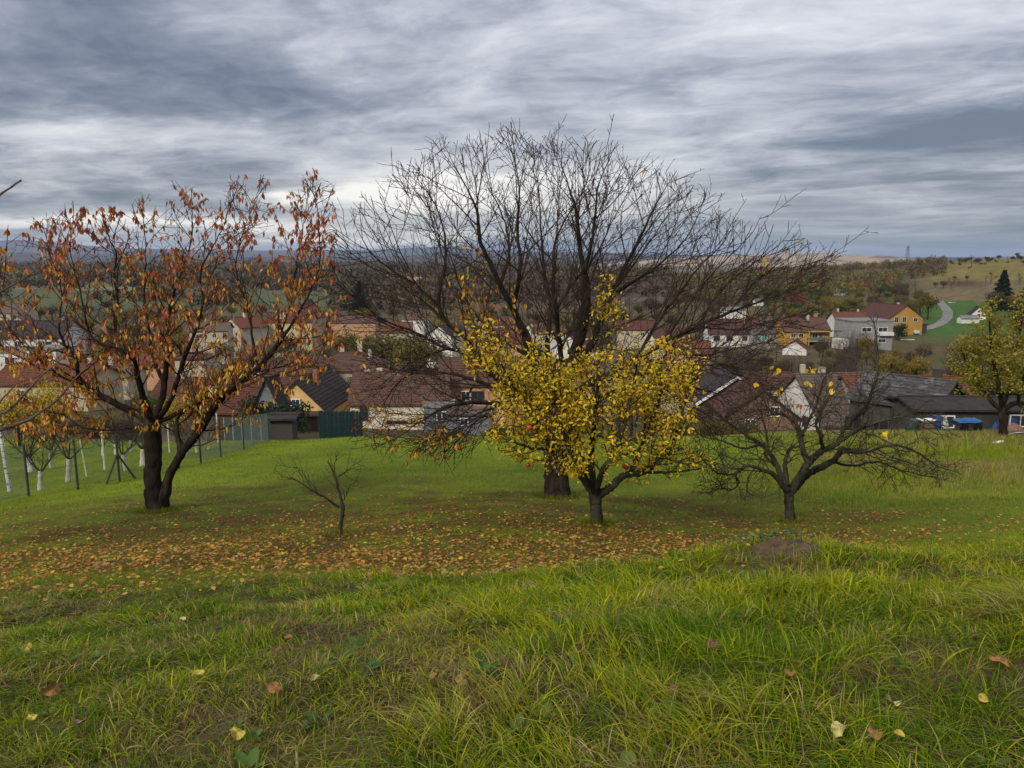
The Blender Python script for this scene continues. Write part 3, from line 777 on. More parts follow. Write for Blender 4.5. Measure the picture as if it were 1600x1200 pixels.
    for pts, rad, lv in l2 + l3:
        u, v = pix(pts[-1])
        g = math.exp(-((u - 735) / 55) ** 2 - ((v - 480) / 45) ** 2) * .75 + math.exp(-((u - 570) / 50) ** 2 - ((v - 590) / 70) ** 2) * .12 + math.exp(-((u - 640) / 60) ** 2 - ((v - 690) / 30) ** 2) * .16 + .004
        if rng.random() < g:
            for i in range(1, len(pts)):
                for _ in range(rng.integers(1, 3)): P.append(tuple(pts[i] + Vector(rng.uniform(-.03, .03, 3))))
    P = np.array(P); n = len(P); print('big leaves', n)
    A = np.stack([rng.normal(0, .5, n), rng.normal(0, .5, n), -np.ones(n)], 1); N = rng.normal(0, 1, (n, 3))
    L = rng.uniform(.08, .14, n); W = L * rng.uniform(.4, .55, n)
    pal = [(.50, .24, .02), (.60, .36, .03), (.45, .15, .02), (.38, .28, .03), (.55, .20, .03)]
    C = palette(rng, pal, n)
    leaf_parts(root, base, P, N, A, L, W, C, pal, k=200)
    return root
big()

# ---- the yellow apple tree in front of it
def apple_tree():
    base = APPLE; D = base.y; w = Wood(12)
    env = [(770, 690), (768, 612), (800, 592), (742, 582), (722, 550), (728, 510), (765, 505), (792, 530), (806, 568), (830, 560), (836, 522), (850, 520), (858, 555), (885, 578), (905, 566), (918, 520), (930, 480), (936, 455), (942, 432), (956, 432), (958, 460), (970, 485), (990, 510), (1000, 540), (1030, 535), (1060, 530), (1085, 540),
           (1095, 560), (1080, 620), (1090, 690), (1105, 720), (1050, 745), (980, 755), (900, 745), (850, 730), (800, 720)]
    ins = envelope(env, D, 1.35)
    T = lambda rows, **k: traced(w, D, rows, **k)
    T([(933, 832, 0, .18), (933, 824, 0, .145), (932, 815, 0, .115), (932, 800, 0, .10), (931, 785, 0, .10), (930, 772, 0, .095)], sides=12, wob=.008)
    T([(930, 776, 0, .085), (945, 768, -.05, .075), (958, 758, -.1, .065), (968, 747, -.15, .06), (985, 741, -.2, .055), (1005, 738, -.25, .045), (1025, 725, -.3, .038), (1045, 705, -.35, .03), (1060, 670, -.4, .022), (1070, 630, -.4, .014), (1080, 590, -.4, .006)], sides=9)
    T([(930, 775, 0, .08), (918, 758, .05, .06), (905, 742, .1, .05), (888, 722, .1, .042), (865, 700, .15, .035), (840, 670, .2, .028), (820, 640, .2, .02), (800, 610, .2, .012), (770, 580, .2, .008), (740, 545, .2, .005)], sides=9)
    T([(930, 775, .05, .07), (926, 745, .15, .06), (924, 710, .2, .05), (928, 670, .25, .042), (932, 620, .25, .034), (936, 570, .2, .026), (940, 520, .2, .018), (945, 480, .2, .012), (950, 440, .2, .006)], sides=9)
    T([(931, 772, -.05, .06), (940, 740, -.35, .05), (960, 705, -.5, .042), (975, 665, -.6, .034), (985, 620, -.6, .024), (995, 570, -.6, .012)], sides=8)
    T([(928, 768, -.05, .055), (905, 730, -.4, .045), (885, 690, -.6, .036), (870, 640, -.7, .028), (865, 590, -.7, .018), (870, 560, -.7, .01)], sides=8)
    T([(926, 745, .15, .045), (905, 700, .5, .036), (890, 650, .7, .028), (850, 590, .8, .02), (825, 520, .8, .01)], sides=8)
    T([(985, 741, -.2, .04), (1000, 700, .2, .032), (1020, 650, .4, .026), (1035, 600, .5, .018), (1050, 550, .5, .01)], sides=8)
    T([(868, 704, .15, .03), (830, 700, -.1, .024), (800, 690, -.2, .016), (775, 680, -.2, .008)], sides=7)
    T([(1005, 738, -.25, .03), (1040, 738, -.1, .022), (1080, 735, 0, .014), (1120, 725, 0, .007)], sides=7)
    T([(840, 668, .2, .025), (800, 600, -.2, .018), (780, 560, -.3, .012), (770, 520, -.3, .006)], sides=7)
    T([(936, 570, .2, .02), (900, 560, -.1, .016), (880, 520, -.2, .008)], sides=6)
    nth = len(w.V)
    l1 = w.ramify(w.paths[1:], .075, (.45, 1.3), (.5, 1.2), .013, .005, .09, .12, .05, start=.22, sides=4, inside=ins, rk=.5)
    l2 = w.ramify(l1, .075, (.15, .5), (.6, 1.2), .006, .004, .07, .14, .03, start=.1, sides=3, inside=ins)
    l3 = w.ramify(l2, .12, (.06, .2), (.6, 1.2), .005, .003, .06, .14, .03, start=.1, sides=3, inside=ins, keep=.7)
    root = empty('apple_tree', base)
    tag(root, 'small apple tree full of yellow leaves in front of the thick black trunk', 'tree')
    two_meshes(root, w, nth, BARK2, TWIG, base)
    rng = np.random.default_rng(14); P = []
    for pts, rad, lv in l1 + l2 + l3:
        for i in range(1, len(pts)):
            uu, vv = pix(pts[i])
            if vv < 550 and 885 < uu < 1005 and rng.random() < (.62 if vv > 490 else .3): continue
            if rng.random() < (.90 if lv > 1 else .6) * (1.2 if vnoise(pts[i].x * 2.8, pts[i].z * 2.8, 4) > .40 else .40):
                for _ in range(rng.integers(1, 3)): P.append(tuple(pts[i] + Vector(rng.uniform(-.06, .06, 3))))
    P = np.array(P); n = len(P); print('apple leaves', n)
    A = rng.normal(0, 1, (n, 3)); A[:, 2] -= .35; N = rng.normal(0, 1, (n, 3)); N[:, 2] += .6
    L = rng.uniform(.038, .092, n); W = L * rng.uniform(.34, .52, n)
    pal = [(.66, .43, .010), (.54, .38, .012), (.80, .53, .018), (.42, .35, .014), (.30, .28, .018), (.62, .32, .015), (.60, .43, .016)]
    C = palette(rng, pal, n)
    leaf_parts(root, base, P, N, A, L, W, C, pal)
    return root
apple_tree()

# ---- the low spreading plum on the right
def stake():
    # the stake beside it
    b = hit(1217, 779, 9, 20); m = MB().tube(b - Vector((0, 0, .15)), b + Vector((.01, 0, .62)), .022, .02, 7)
    return tag(m.build('wooden_stake', basic('grey_stake', (.12, .11, .09), (.06, .055, .045), 8)), 'thin wooden stake just left of the low spreading tree trunk', 'stake')
def plum():
    base = PLUM; D = base.y; w = Wood(21)
    env = [(1085, 770), (1080, 700), (1085, 640), (1130, 600), (1170, 575), (1200, 560), (1235, 590), (1270, 565), (1305, 560), (1330, 585), (1360, 490), (1372, 490), (1370, 570), (1420, 590), (1460, 640), (1500, 680), (1515, 735), (1440, 770), (1330, 765), (1260, 770), (1180, 780)]
    ins = envelope(env, D, 2.0)
    T = lambda rows, **k: traced(w, D, rows, **k)
    T([(1236, 830, 0, .14), (1236, 822, 0, .115), (1235, 812, 0, .092), (1233, 790, 0, .080), (1233, 772, 0, .088), (1236, 760, 0, .10)], sides=12, wob=.008)
    T([(1236, 768, 0, .085), (1246, 750, -.05, .08), (1257, 732, -.15, .072), (1268, 718, -.2, .066), (1285, 704, -.3, .058), (1300, 697, -.35, .052), (1312, 688, -.4, .046), (1318, 672, -.4, .04), (1332, 655, -.4, .034), (1352, 636, -.4, .028), (1366, 600, -.4, .02), (1372, 550, -.4, .012), (1364, 495, -.4, .005)], sides=10)
    T([(1242, 764, 0, .075), (1254, 748, .15, .068), (1270, 736, .2, .062), (1288, 727, .25, .058), (1304, 718, .25, .052), (1316, 700, .2, .046), (1330, 706, .1, .032), (1355, 706, .1, .028), (1380, 698, .1, .024), (1408, 697, .1, .02), (1436, 708, .1, .015), (1468, 730, .1, .009), (1500, 738, .1, .005)], sides=9)
    T([(1262, 722, -.18, .055), (1253, 700, -.1, .05), (1252, 684, 0, .045), (1247, 668, .05, .04), (1236, 655, .1, .03), (1215, 645, .2, .022), (1190, 640, .3, .014), (1160, 650, .3, .007)], sides=8)
    T([(1252, 684, 0, .035), (1262, 660, .2, .028), (1275, 635, .3, .022), (1285, 600, .3, .014), (1300, 568, .3, .005)], sides=7)
    T([(1230, 768, 0, .07), (1222, 750, .05, .055), (1213, 728, .1, .048), (1203, 708, .15, .042), (1190, 695, .2, .038), (1175, 686, .2, .032), (1155, 672, .2, .026), (1130, 655, .2, .018), (1105, 630, .2, .010)], sides=8)
    T([(1230, 766, -.05, .06), (1216, 750, -.15, .05), (1204, 738, -.25, .04), (1185, 732, -.35, .032), (1168, 728, -.4, .026), (1152, 738, -.45, .022), (1138, 742, -.5, .019), (1120, 738, -.5, .014), (1100, 722, -.5, .007)], sides=8)
    T([(1166, 728, -.4, .022), (1150, 742, -.3, .020), (1154, 755, -.3, .018), (1142, 766, -.3, .014), (1128, 762, -.3, .010), (1112, 750, -.3, .005)], sides=7)
    T([(1178, 732, -.4, .018), (1168, 752, -.5, .014), (1168, 768, -.5, .011), (1182, 776, -.5, .006)], sides=6)
    T([(1230, 760, .05, .055), (1227, 735, .2, .045), (1228, 715, .3, .036), (1236, 700, .35, .028), (1246, 698, .3, .02), (1262, 690, .3, .012)], sides=7)
    T([(1213, 728, .1, .03), (1196, 712, .5, .026), (1200, 690, .8, .02), (1190, 640, 1, .014), (1200, 580, 1, .005)], sides=7)
    T([(1285, 704, -.3, .035), (1282, 680, -.6, .03), (1276, 660, -.7, .024), (1290, 630, -.8, .016), (1310, 600, -.8, .008)], sides=7)
    T([(1312, 690, -.4, .035), (1345, 670, -.8, .028), (1390, 655, -1, .02), (1430, 650, -1.1, .012), (1470, 668, -1.1, .006)], sides=7)
    T([(1300, 720, .25, .03), (1330, 728, .6, .024), (1370, 722, .8, .018), (1410, 735, .9, .012), (1450, 745, .9, .006)], sides=7)
    T([(1190, 695, .2, .025), (1160, 700, -.2, .02), (1130, 690, -.4, .014), (1095, 680, -.5, .007)], sides=6)
    nth = len(w.V)
    l1 = w.ramify(w.paths[1:], .115, (.5, 1.3), (.5, 1.2), .014, .005, .09, .17, .02, start=.25, sides=4, inside=ins, rk=.5, flat=.25)
    l2 = w.ramify(l1, .10, (.2, .65), (.5, 1.2), .007, .004, .08, .18, .02, start=.1, sides=3, inside=ins, flat=.2)
    l3 = w.ramify(l2, .14, (.08, .28), (.6, 1.2), .0055, .0038, .07, .16, .02, start=.1, sides=3, inside=ins, keep=.8)
    root = empty('plum_tree', base)
    tag(root, 'low spreading bare tree with crooked mossy limbs behind the earth mound', 'tree')
    two_meshes(root, w, nth, BARK2, TWIG2, base)
    rng = np.random.default_rng(15); P = []
    spots = [(1206, 570), (1212, 574), (1222, 568), (1262, 575), (1268, 578), (1262, 600), (1296, 602), (1298, 618), (1303, 606), (1238, 620), (1216, 610), (1180, 600), (1208, 650), (1215, 612), (1300, 612), (1385, 680), (1390, 676), (1095, 715), (1103, 708), (1098, 730)]
    tw = l1 + l2 + l3; ends = [(pix(p[0][-1]), p[0][-1]) for p in tw]
    for (su, sv) in spots:
        e = min(ends, key=lambda q: (q[0][0] - su) ** 2 + (q[0][1] - sv) ** 2)
        for _ in range(3): P.append(tuple(e[1] + Vector(rng.uniform(-.04, .04, 3))))
    P = np.array(P); n = len(P)
    A = np.stack([rng.normal(0, .5, n), rng.normal(0, .5, n), -np.ones(n)], 1); N = rng.normal(0, 1, (n, 3)); N[:, 1] -= 1.5
    L = rng.uniform(.07, .11, n); W = L * .7
    pal = [(.75, .48, .02), (.8, .52, .03)]; C = palette(rng, pal, n, .08)
    leaf_parts(root, base, P, N, A, L, W, C, pal)
    stake()
plum()

# ---- the sapling
def sapling():
    base = SAP; D = base.y; w = Wood(31)
    env = [(400, 790), (400, 690), (480, 680), (600, 690), (600, 790)]
    ins = envelope(env, D, .8)
    T = lambda rows, **k: traced(w, D, rows, **k)
    T([(532, 842, 0, .04), (532, 832, 0, .032), (533, 815, 0, .028), (535, 800, 0, .030), (536, 790, 0, .026)], sides=9, wob=.006)
    T([(535, 794, 0, .03), (533, 778, 0, .021), (528, 762, .02, .019), (524, 745, .03, .016), (519, 733, .03, .012), (512, 721, .03, .008)], sides=7, wob=.006)
    T([(530, 793, 0, .022), (520, 786, -.05, .018), (505, 775, -.1, .015), (490, 768, -.15, .012), (478, 760, -.2, .010), (462, 750, -.25, .008), (440, 744, -.3, .004)], sides=6, wob=.006)
    T([(522, 738, .03, .01), (524, 722, .03, .006), (530, 706, 0, .003)], sides=5)
    T([(535, 784, 0, .01), (542, 770, -.1, .007), (548, 758, -.15, .005), (560, 750, -.2, .003)], sides=5)
    T([(528, 745, .03, .012), (542, 735, .1, .008), (552, 728, .15, .005), (565, 720, .15, .003)], sides=5)
    T([(490, 768, -.15, .008), (478, 745, .0, .006), (465, 732, .05, .004), (430, 727, .1, .003)], sides=5)
    nth = len(w.V)
    l1 = w.ramify(w.paths[1:], .06, (.12, .5), (.5, 1.1), .005, .003, .06, .14, .05, start=.1, sides=3, rk=.6)
    w.ramify(l1, .08, (.05, .16), (.6, 1.2), .004, .002, .05, .14, .02, start=.2, sides=3, keep=.7)
    root = empty('sapling', base)
    tag(root, 'small crooked leafless sapling standing in the fallen leaves', 'sapling')
    two_meshes(root, w, nth, BARK2, TWIG2, base)
sapling()

# ---- the tree outside the frame on the left whose boughs reach in
def neighbour():
    D = 10.2; b = at(-330, 900, D); b.z = gz(b.x, b.y); w = Wood(41)
    T = lambda rows, **k: traced(w, D, rows, **k)
    env = [(-700, 850), (-700, 100), (-30, 150), (60, 275), (20, 330), (60, 380), (80, 470), (60, 560), (170, 540), (120, 680), (0, 720)]
    ins = envelope(env, D, 2.5)
    v0 = pix(b)[1]
    T([(-330, v0 + 6, 0, .22), (-330, v0 - 60, 0, .19), (-325, v0 - 140, 0, .17), (-320, 720, 0, .16)], sides=12)
    T([(-322, 730, 0, .10), (-260, 715, -.1, .08), (-150, 705, -.2, .055), (-60, 690, -.3, .032), (0, 672, -.3, .024), (45, 655, -.3, .019), (85, 628, -.3, .014), (115, 595, -.3, .010), (155, 553, -.3, .005)], sides=9, wob=.006)
    T([(-320, 725, 0, .09), (-250, 690, -.4, .07), (-150, 665, -.5, .05), (-60, 650, -.6, .028), (5, 645, -.6, .02), (35, 618, -.6, .015), (70, 582, -.6, .010), (108, 552, -.6, .004)], sides=9, wob=.006)
    T([(-320, 725, 0, .12), (-280, 640, .2, .09), (-200, 560, .3, .06), (-100, 500, .4, .035), (-30, 470, .4, .02), (30, 440, .4, .01), (62, 415, .4, .004)], sides=8)
    T([(-320, 725, 0, .13), (-330, 560, 0, .10), (-280, 440, 0, .06), (-150, 370, -.1, .03), (-40, 330, -.1, .018), (5, 301, -.1, .012), (33, 281, -.1, .010)], sides=8, wob=.005)
    T([(-320, 725, 0, .12), (-420, 560, .3, .08), (-480, 400, .4, .05), (-500, 250, .4, .01)], sides=8)
    T([(-62, 650, -.6, .02), (-20, 640, -.8, .015), (2, 625, -.8, .012), (25, 600, -.8, .006)], sides=6)
    nth = len(w.V)
    l1 = w.ramify([p for i, p in enumerate(w.paths) if i in (3, 5)], .22, (.6, 1.4), (.5, 1.1), .02, .005, .12, .1, .05, start=.3, sides=4, inside=ins)
    l1 += w.ramify([w.paths[1], w.paths[2]], .5, (.2, .6), (.4, .9), .008, .003, .1, .1, .03, start=.5, sides=3)
    l1 += w.ramify([w.paths[4]], .12, (.03, .10), (.6, 1.2), .008, .005, .03, .1, .02, start=.85, sides=5)
    l2 = w.ramify(l1[:-8], .2, (.2, .6), (.5, 1.1), .008, .004, .09, .1, .05, start=.1, sides=3, inside=ins, keep=.6)
    root = empty('cherry_tree', b)
    tag(root, 'tree cut off by the left edge whose long pale bare boughs reach in', 'tree')
    two_meshes(root, w, nth, basic('pale_bark', (.12, .095, .08), (.06, .048, .04), 9, bump=.5), TWIG, b)
    rng = np.random.default_rng(5); P = []
    for pts, rad, lv in l1 + l2:
        u, v = pix(pts[-1])
        if 340 < v < 620 and u < 75:
            for i in range(1, len(pts)):
                if rng.random() < .75:
                    for _ in range(rng.integers(1, 4)): P.append(tuple(pts[i]))
    if P:
        P = np.array(P); n = len(P); print('neighbour leaves', n)
        A = np.stack([rng.normal(0, .33, n), rng.normal(0, .33, n), -np.ones(n)], 1); N = rng.normal(0, 1, (n, 3)); N[:, 2] *= .3
        L = rng.uniform(.07, .12, n); W = L * .4
        pal = [(.42, .105, .02), (.50, .15, .022), (.30, .06, .03), (.56, .26, .03)]
        C = palette(rng, pal, n)
        sc = np.array([0 if -5 < pix(p)[0] < 90 else 5 for p in P]) + rng.random(n)
        leaf_parts(root, b, P, N, A, L, W, C, pal, k=80, score=sc)
neighbour()
# one big curled leaf caught in the cherry
def curled_leaf():
    p = at(168, 512, CHERRY.y - 1.6)
    pts = [at(u, v, CHERRY.y - 1.6) for u, v in ((176, 492), (168, 496), (163, 503), (162, 510), (166, 517), (169, 522))]
    V = []; Fc = []
    wd = [.01, .035, .05, .05, .03, .006]
    for q, d in zip(pts, wd): V += [tuple(q - p + Vector((d * .9, -.03, d * .3))), tuple(q - p + Vector((0, .012, 0))), tuple(q - p + Vector((-d * .9, -.03, -d * .3)))]
    for i in range(5):
        for k in range(2): Fc.append((i * 3 + k, i * 3 + k + 1, i * 3 + k + 4, i * 3 + k + 3))
    me = bpy.data.meshes.new('curled_leaf'); me.from_pydata(V, [], Fc)
    o = mobj('curled_leaf', me, basic('pinkish_leaf', (.42, .20, .13), (.34, .14, .08), 20)); o.location = p
    tag(o, 'large curled pinkish brown leaf caught among the twigs of the orange cherry', 'leaf')
curled_leaf()
# red apples
M_apple = basic('red_apple_skin', (.28, .015, .012), (.38, .06, .02), 12, rough=.35, spec=.5)
M_stalk = basic('apple_stalk', (.05, .035, .02))
_prof = [(.004, .058), (.018, .064), (.033, .058), (.040, .042), (.040, .028), (.034, .012), (.022, .002), (.006, .004)]
def apple(u, v, D, label, r=1.0):
    o = MB().lathe([(a * r, b * r) for a, b in reversed(_prof)], n=14).build('apple', M_apple, None, True)
    MB().tube((0, 0, .055 * r), (.006, 0, .10 * r), .003, .002, 5).build('stalk', M_stalk, o)
    o.location = at(u, v, D) - Vector((0, 0, .03)); tag(o, label, 'apple', 'red apples still hanging')
apple(978, 730, APPLE.y - .35, 'red apple hanging under the right limb of the yellow tree', 1.5)
apple(827, 669, APPLE.y - .95, 'red apple on the left side of the yellow tree, among its leaves', 1.2)
apple(718, 701, BIG.y - 2.2, 'dull red apple low left of the yellow tree, above the green lawn', 1.2)
apple(825, 727, APPLE.y, 'red apple hanging below the lower left leaves of the yellow tree', 1.0)
apple(903, 740, APPLE.y - .3, 'small red apple just above the forks of the yellow tree', 1.0)
apple(684, 716, BIG.y - 2.3, 'smaller red apple hanging lowest at the left of the bare tree', 1.0)
# ------------------------------------------------------------ buildings
def plaster(name, c, dirty=(.75, .72, .66)):
    return basic(name, c, tuple(a * b for a, b in zip(c, (.82, .80, .76))), .9, rough=.9, bump=.25, bscale=30, detail=8)
W_yellow = plaster('yellow_plaster', (.62, .40, .16)); W_cream = plaster('cream_plaster', (.44, .38, .28)); W_white = plaster('white_plaster', (.62, .60, .55))
W_peach = plaster('peach_plaster', (.44, .25, .14)); W_pale = plaster('pale_yellow_plaster', (.46, .41, .22)); W_grey = plaster('grey_render', (.25, .245, .235))
W_ochre = plaster('ochre_plaster', (.44, .25, .055)); W_brown = plaster('brown_boards', (.085, .05, .035)); W_dark = plaster('weathered_boards', (.055, .05, .045)); W_pink = plaster('pink_brown_gable', (.20, .12, .09))
W_blue = plaster('bluish_render', (.15, .165, .18))
def rooftile(name, c, c2=None, third=None):
    return basic(name, c, c2 or tuple(a * .62 for a in c), 2.2, rough=.92, bump=.9, bscale=9, detail=9, third=third, spec=.08)
R_brown = rooftile('brown_roof_tiles', (.115, .062, .045), third=(.085, .07, .055)); R_red = rooftile('dark_red_roof_tiles', (.105, .046, .034), third=(.08, .042, .034)); R_orange = rooftile('orange_roof_tiles', (.155, .060, .038), third=(.10, .055, .04))
R_pink = rooftile('faded_pink_roof', (.125, .068, .058)); R_grey = rooftile('grey_brown_roof', (.125, .095, .078)); R_slate = rooftile('dark_slate_roof', (.052, .043, .040)); R_maroon = rooftile('maroon_roof', (.090, .046, .036))
R_corr = basic('weathered_corrugated_sheet', (.085, .078, .075), (.038, .034, .032), 3.5, rough=.9, bump=.8, third=(.15, .14, .135), spec=.08); R_flat = basic('flat_roof_felt', (.20, .19, .17), (.12, .12, .11), .8)
M_glass = basic('window_glass', (.02, .025, .03), (.035, .04, .05), .6, rough=.12, spec=.6)
M_wframe = basic('white_window_frame', (.75, .75, .72)); M_bframe = basic('brown_window_frame', (.12, .06, .035))
M_brick = basic('orange_brick', (.34, .11, .05), (.22, .08, .04), 8, bump=.5); M_cap = basic('concrete_cap', (.45, .44, .41), (.32, .31, .29), 3)
M_metalsheet = basic('green_sheet_metal', (.012, .055, .05), (.018, .075, .065), 3, rough=.5)
M_darkmetal = basic('dark_post_metal', (.045, .05, .048), (.03, .032, .03), 5, rough=.6)

HOUSES = []
def house(name, label, u, D, L, W, yaw, ve, vr, wall, roof, wins=(), chims=(), courses=False, group=None, over=.35, flat=False, deep=0.6, cat='house', hip=0.0, extra=None):
    ya = R(yaw); s_, c_ = abs(math.sin(ya)), abs(math.cos(ya))
    Dr = D - L / 2 * s_; De = Dr - W / 2 * c_
    zE = EYE + De * sl(ve); zR = EYE + Dr * sl(vr)
    p = at(u, 600, D); p.z = 0
    corners = [(p.x + sx * L / 2 * math.cos(ya) - sy * W / 2 * math.sin(ya), p.y + sx * L / 2 * math.sin(ya) + sy * W / 2 * math.cos(ya)) for sx in (-1, 1) for sy in (-1, 1)]
    zb = min(gz(*c) for c in corners) - .1
    zb = min(zb, zE - 2.0)
    root = empty(name, (p.x, p.y, zb), ya)
    tag(root, label, cat, group)
    hE = zE - zb; hR = max(zR - zb, hE + .05)
    HOUSES.append((u, D, max(L, W) / 2 * F / D, ve, root))
    b = MB(); x, y = L / 2, W / 2
    if flat:
        b.box((0, 0, hE / 2), (L, W, hE)); b.build('wall', wall, root)
        MB().box((0, 0, hE + .15), (L + .3, W + .3, .3)).build('roof', roof, root)
    else:
        hx = hip * W / 2
        b.poly([(-x, -y, 0), (x, -y, 0), (x, -y, hE), (-x, -y, hE)]).poly([(x, y, 0), (-x, y, 0), (-x, y, hE), (x, y, hE)])
        if hip: b.poly([(-x, y, 0), (-x, -y, 0), (-x, -y, hE), (-x, y, hE)]).poly([(x, -y, 0), (x, y, 0), (x, y, hE), (x, -y, hE)])
        else: b.poly([(-x, y, 0), (-x, -y, 0), (-x, -y, hE), (-x, 0, hR - .05), (-x, y, hE)]).poly([(x, -y, 0), (x, y, 0), (x, y, hE), (x, 0, hR - .05), (x, -y, hE)])
        b.build('wall', wall, root)
        r = MB(); k = (hR - hE) / y; ox = x + over; oy = y + over; zo = hE - k * over + .06; top = hR + .06; th = .14
        n = max(1, int(math.hypot(oy, hR - zo) / .42)) if courses else 1
        for s in (-1, 1):
            for i in range(n):
                f0, f1 = i / n, (i + 1) / n + (.02 if courses else 0)
                ya0, ya1 = oy * (1 - f0), oy * (1 - min(f1, 1)); za0, za1 = zo + (top - zo) * f0, zo + (top - zo) * min(f1, 1)
                x0, x1 = ox - hx * f0 * 1.0, ox - hx * min(f1, 1)
                lift = .085 if courses else 0
                q = [(-x0, s * ya0, za0 + lift), (x0, s * ya0, za0 + lift), (x1, s * ya1, za1), (-x1, s * ya1, za1)]
                r.poly(q if s < 0 else q[::-1])
                q = [(-x0, s * ya0, za0 - .02), (x0, s * ya0, za0 - .02), (x0, s * ya0, za0 + lift), (-x0, s * ya0, za0 + lift)]
                r.poly(q if s < 0 else q[::-1])
            q = [(-ox, s * oy, zo - th), (ox, s * oy, zo - th), (ox, s * oy, zo + .001), (-ox, s * oy, zo + .001)]
            r.poly(q)
            r.poly([(-ox, s * oy, zo - th), (ox, s * oy, zo - th), (ox - hx, 0, top - th), (-ox + hx, 0, top - th)])
            if not hip:
                for e in (-1, 1): r.poly([(e * ox, s * oy, zo - th), (e * ox, s * oy, zo + .03), (e * ox, 0, top + .0), (e * ox, 0, top - th)])
        if hip:
            for e in (-1, 1): r.poly([(e * ox, -oy, zo), (e * ox, oy, zo), (e * (ox - hx), 0, top)])
        rf = r.build('roof', roof, root)
        MB().tube((-ox + hx, 0, top + .02), (ox - hx, 0, top + .02), .10, n=6).build('ridge_tiles', roof, rf)
        for (cx, cy, h, w, mt) in chims:
            zc = hR - abs(cy) * k
            ch = MB().box((cx, cy, zc + h / 2 - .3), (w, w, h + .6)).build('chimney', mt, rf)
    for wn in wins:
        face, a, dz, w, h = wn[:5]; fm = wn[5] if len(wn) > 5 else M_wframe; kind = wn[6] if len(wn) > 6 else 'window'
        pm = wn[7] if len(wn) > 7 else M_glass
        z = hE + dz
        if face in ('f', 'b'): c = (a, -y - .03 if face == 'f' else y + .03, z); ax = 0
        else: c = (x + .03 if face == 'r' else -x - .03, a, z); ax = 1
        t = .09 if w > .7 else .06
        fr = MB()
        for (o1, o2, d1, d2) in ((0, h / 2, w + t, t), (0, -h / 2, w + t, t), (-w / 2, 0, t, h - t), (w / 2, 0, t, h - t), (0, 0, t * .6, h - t)):
            cc = (c[0] + (o1 if ax == 0 else 0), c[1] + (o1 if ax == 1 else 0), c[2] + o2)
            fr.box(cc, (d1, .08, d2) if ax == 0 else (.08, d1, d2))
        f = fr.build(kind, fm, root)
        cc = (c[0], c[1], c[2])
        MB().box(cc, (w, .045, h) if ax == 0 else (.045, w, h)).build('pane' if kind == 'window' else 'leaf_panel', pm, f)
    if extra: extra(root, x, y, hE, hR)
    return root

def snow_hooks(root, x, y, hE, hR):
    k = (hR - hE) / y; m = MB()
    for r_ in range(3):
        for i in range(16):
            yy = y * (.92 - .09 * r_); xx = -x + .5 + i * .7 + (r_ % 2) * .35
            m.box((xx, -yy, hR - k * yy + .17), (.22, .06, .10))
    m.build('snow_guards', basic('dark_guard_metal', (.02, .018, .018)), root)
    # low brown lean-to in front of the gable
    MB().box((-x - 1.3, 0, hE - .25), (2.6, y * 2.1, .16)).build('porch_roof', R_brown, root)
    MB().box((-x - 1.2, 0, (hE - .33) / 2), (2.2, y * 1.9, hE - .33)).build('porch_wall', W_brown, root)
house('yellow_house', 'yellow gabled house with a dark brown roof and small attic window beyond the lawn', 490, 94, 12.5, 6.6, 86, 640, 597, W_yellow, R_slate,
      [('l', .1, .7, 1.0, .95), ], [(-1.5, -.8, 1.5, .55, M_brick)], True, extra=snow_hooks)
house('bungalow', 'long cream bungalow with a brown tiled roof behind the crest of the lawn', 628, 95, 11.4, 9.0, 2, 630, 583, plaster('fresh_cream_plaster', (.62, .55, .42)), R_brown,
      [('f', -4.1, -1.35, .95, 1.6, M_bframe), ('f', .4, -2.35, 3.6, .35, M_bframe)], [(-4.4, 1.2, 1.1, .6, M_cap), (-2.9, 1.4, 1.3, .7, W_cream)], True)
house('garage', 'flat roofed grey garage joined to the right end of the cream bungalow', 686, 90.5, 3.4, 4.0, 2, 637, 636, W_blue, R_flat, [('f', .4, -1.0, 1.2, 1.0)], flat=True)
house('low_outbuilding', 'low grey outbuilding behind the low twigs between garage and black trunk', 737, 88, 5.0, 4.0, 0, 647, 640, W_blue, R_grey, [('f', -.8, -.9, .9, .8)])
house('peach_house', 'peach house with a white window under a wide brown roof, left of the yellow leaves', 752, 101, 10.5, 9, 4, 601, 560, W_peach, R_brown,
      [('f', -2.1, -1.5, 1.1, 1.2), ('f', -.6, -1.5, 1.6, 1.2, M_bframe), ('f', 2.8, -1.5, 1.2, 1.2)], [(2, .5, 1.0, .6, M_brick)], True)
house('hipped_house', 'red brown hip roofed house with two cream chimneys behind the yellow gable', 552, 122, 11, 10, 8, 580, 552, W_cream, R_brown, [('f', -2, -1.5, 1.1, 1.2)],
      [(1.2, .3, 1.9, .75, W_cream), (-1.6, 1.0, 1.2, .6, M_cap), (2.8, -1.5, 1.3, .5, M_cap)], True, hip=.8)
house('long_hall', 'long low hall with a dark red roof behind the orange cherry', 365, 94, 17.5, 11, -3, 645, 592, W_brown, R_red, [('f', -4, -1.2, 1.2, 1), ('f', 3, -1.2, 1.2, 1)], [(-6.2, 0, .9, .5, M_cap)], True)
house('turret', 'narrow grey boarded gable with a sharp dark roof rising before the red hall', 424, 80, 2.2, 2.4, 80, 628, 592, W_blue, R_slate, cat='dormer')
house('dark_shed', 'dark brown garden shed at the top corner of the chain link fence', 440, 52, 1.5, 1.7, 4, 654, 650, W_dark, R_slate, cat='shed')
house('village_house', 'brown roofed house whose left half is hidden by the dark red hall', 452, 112, 9, 8, 30, 590, 562, W_cream, R_brown, [('f', 0, -1.4, 1.1, 1.1)], [(1, 0, 1.2, .5, M_brick)], True)
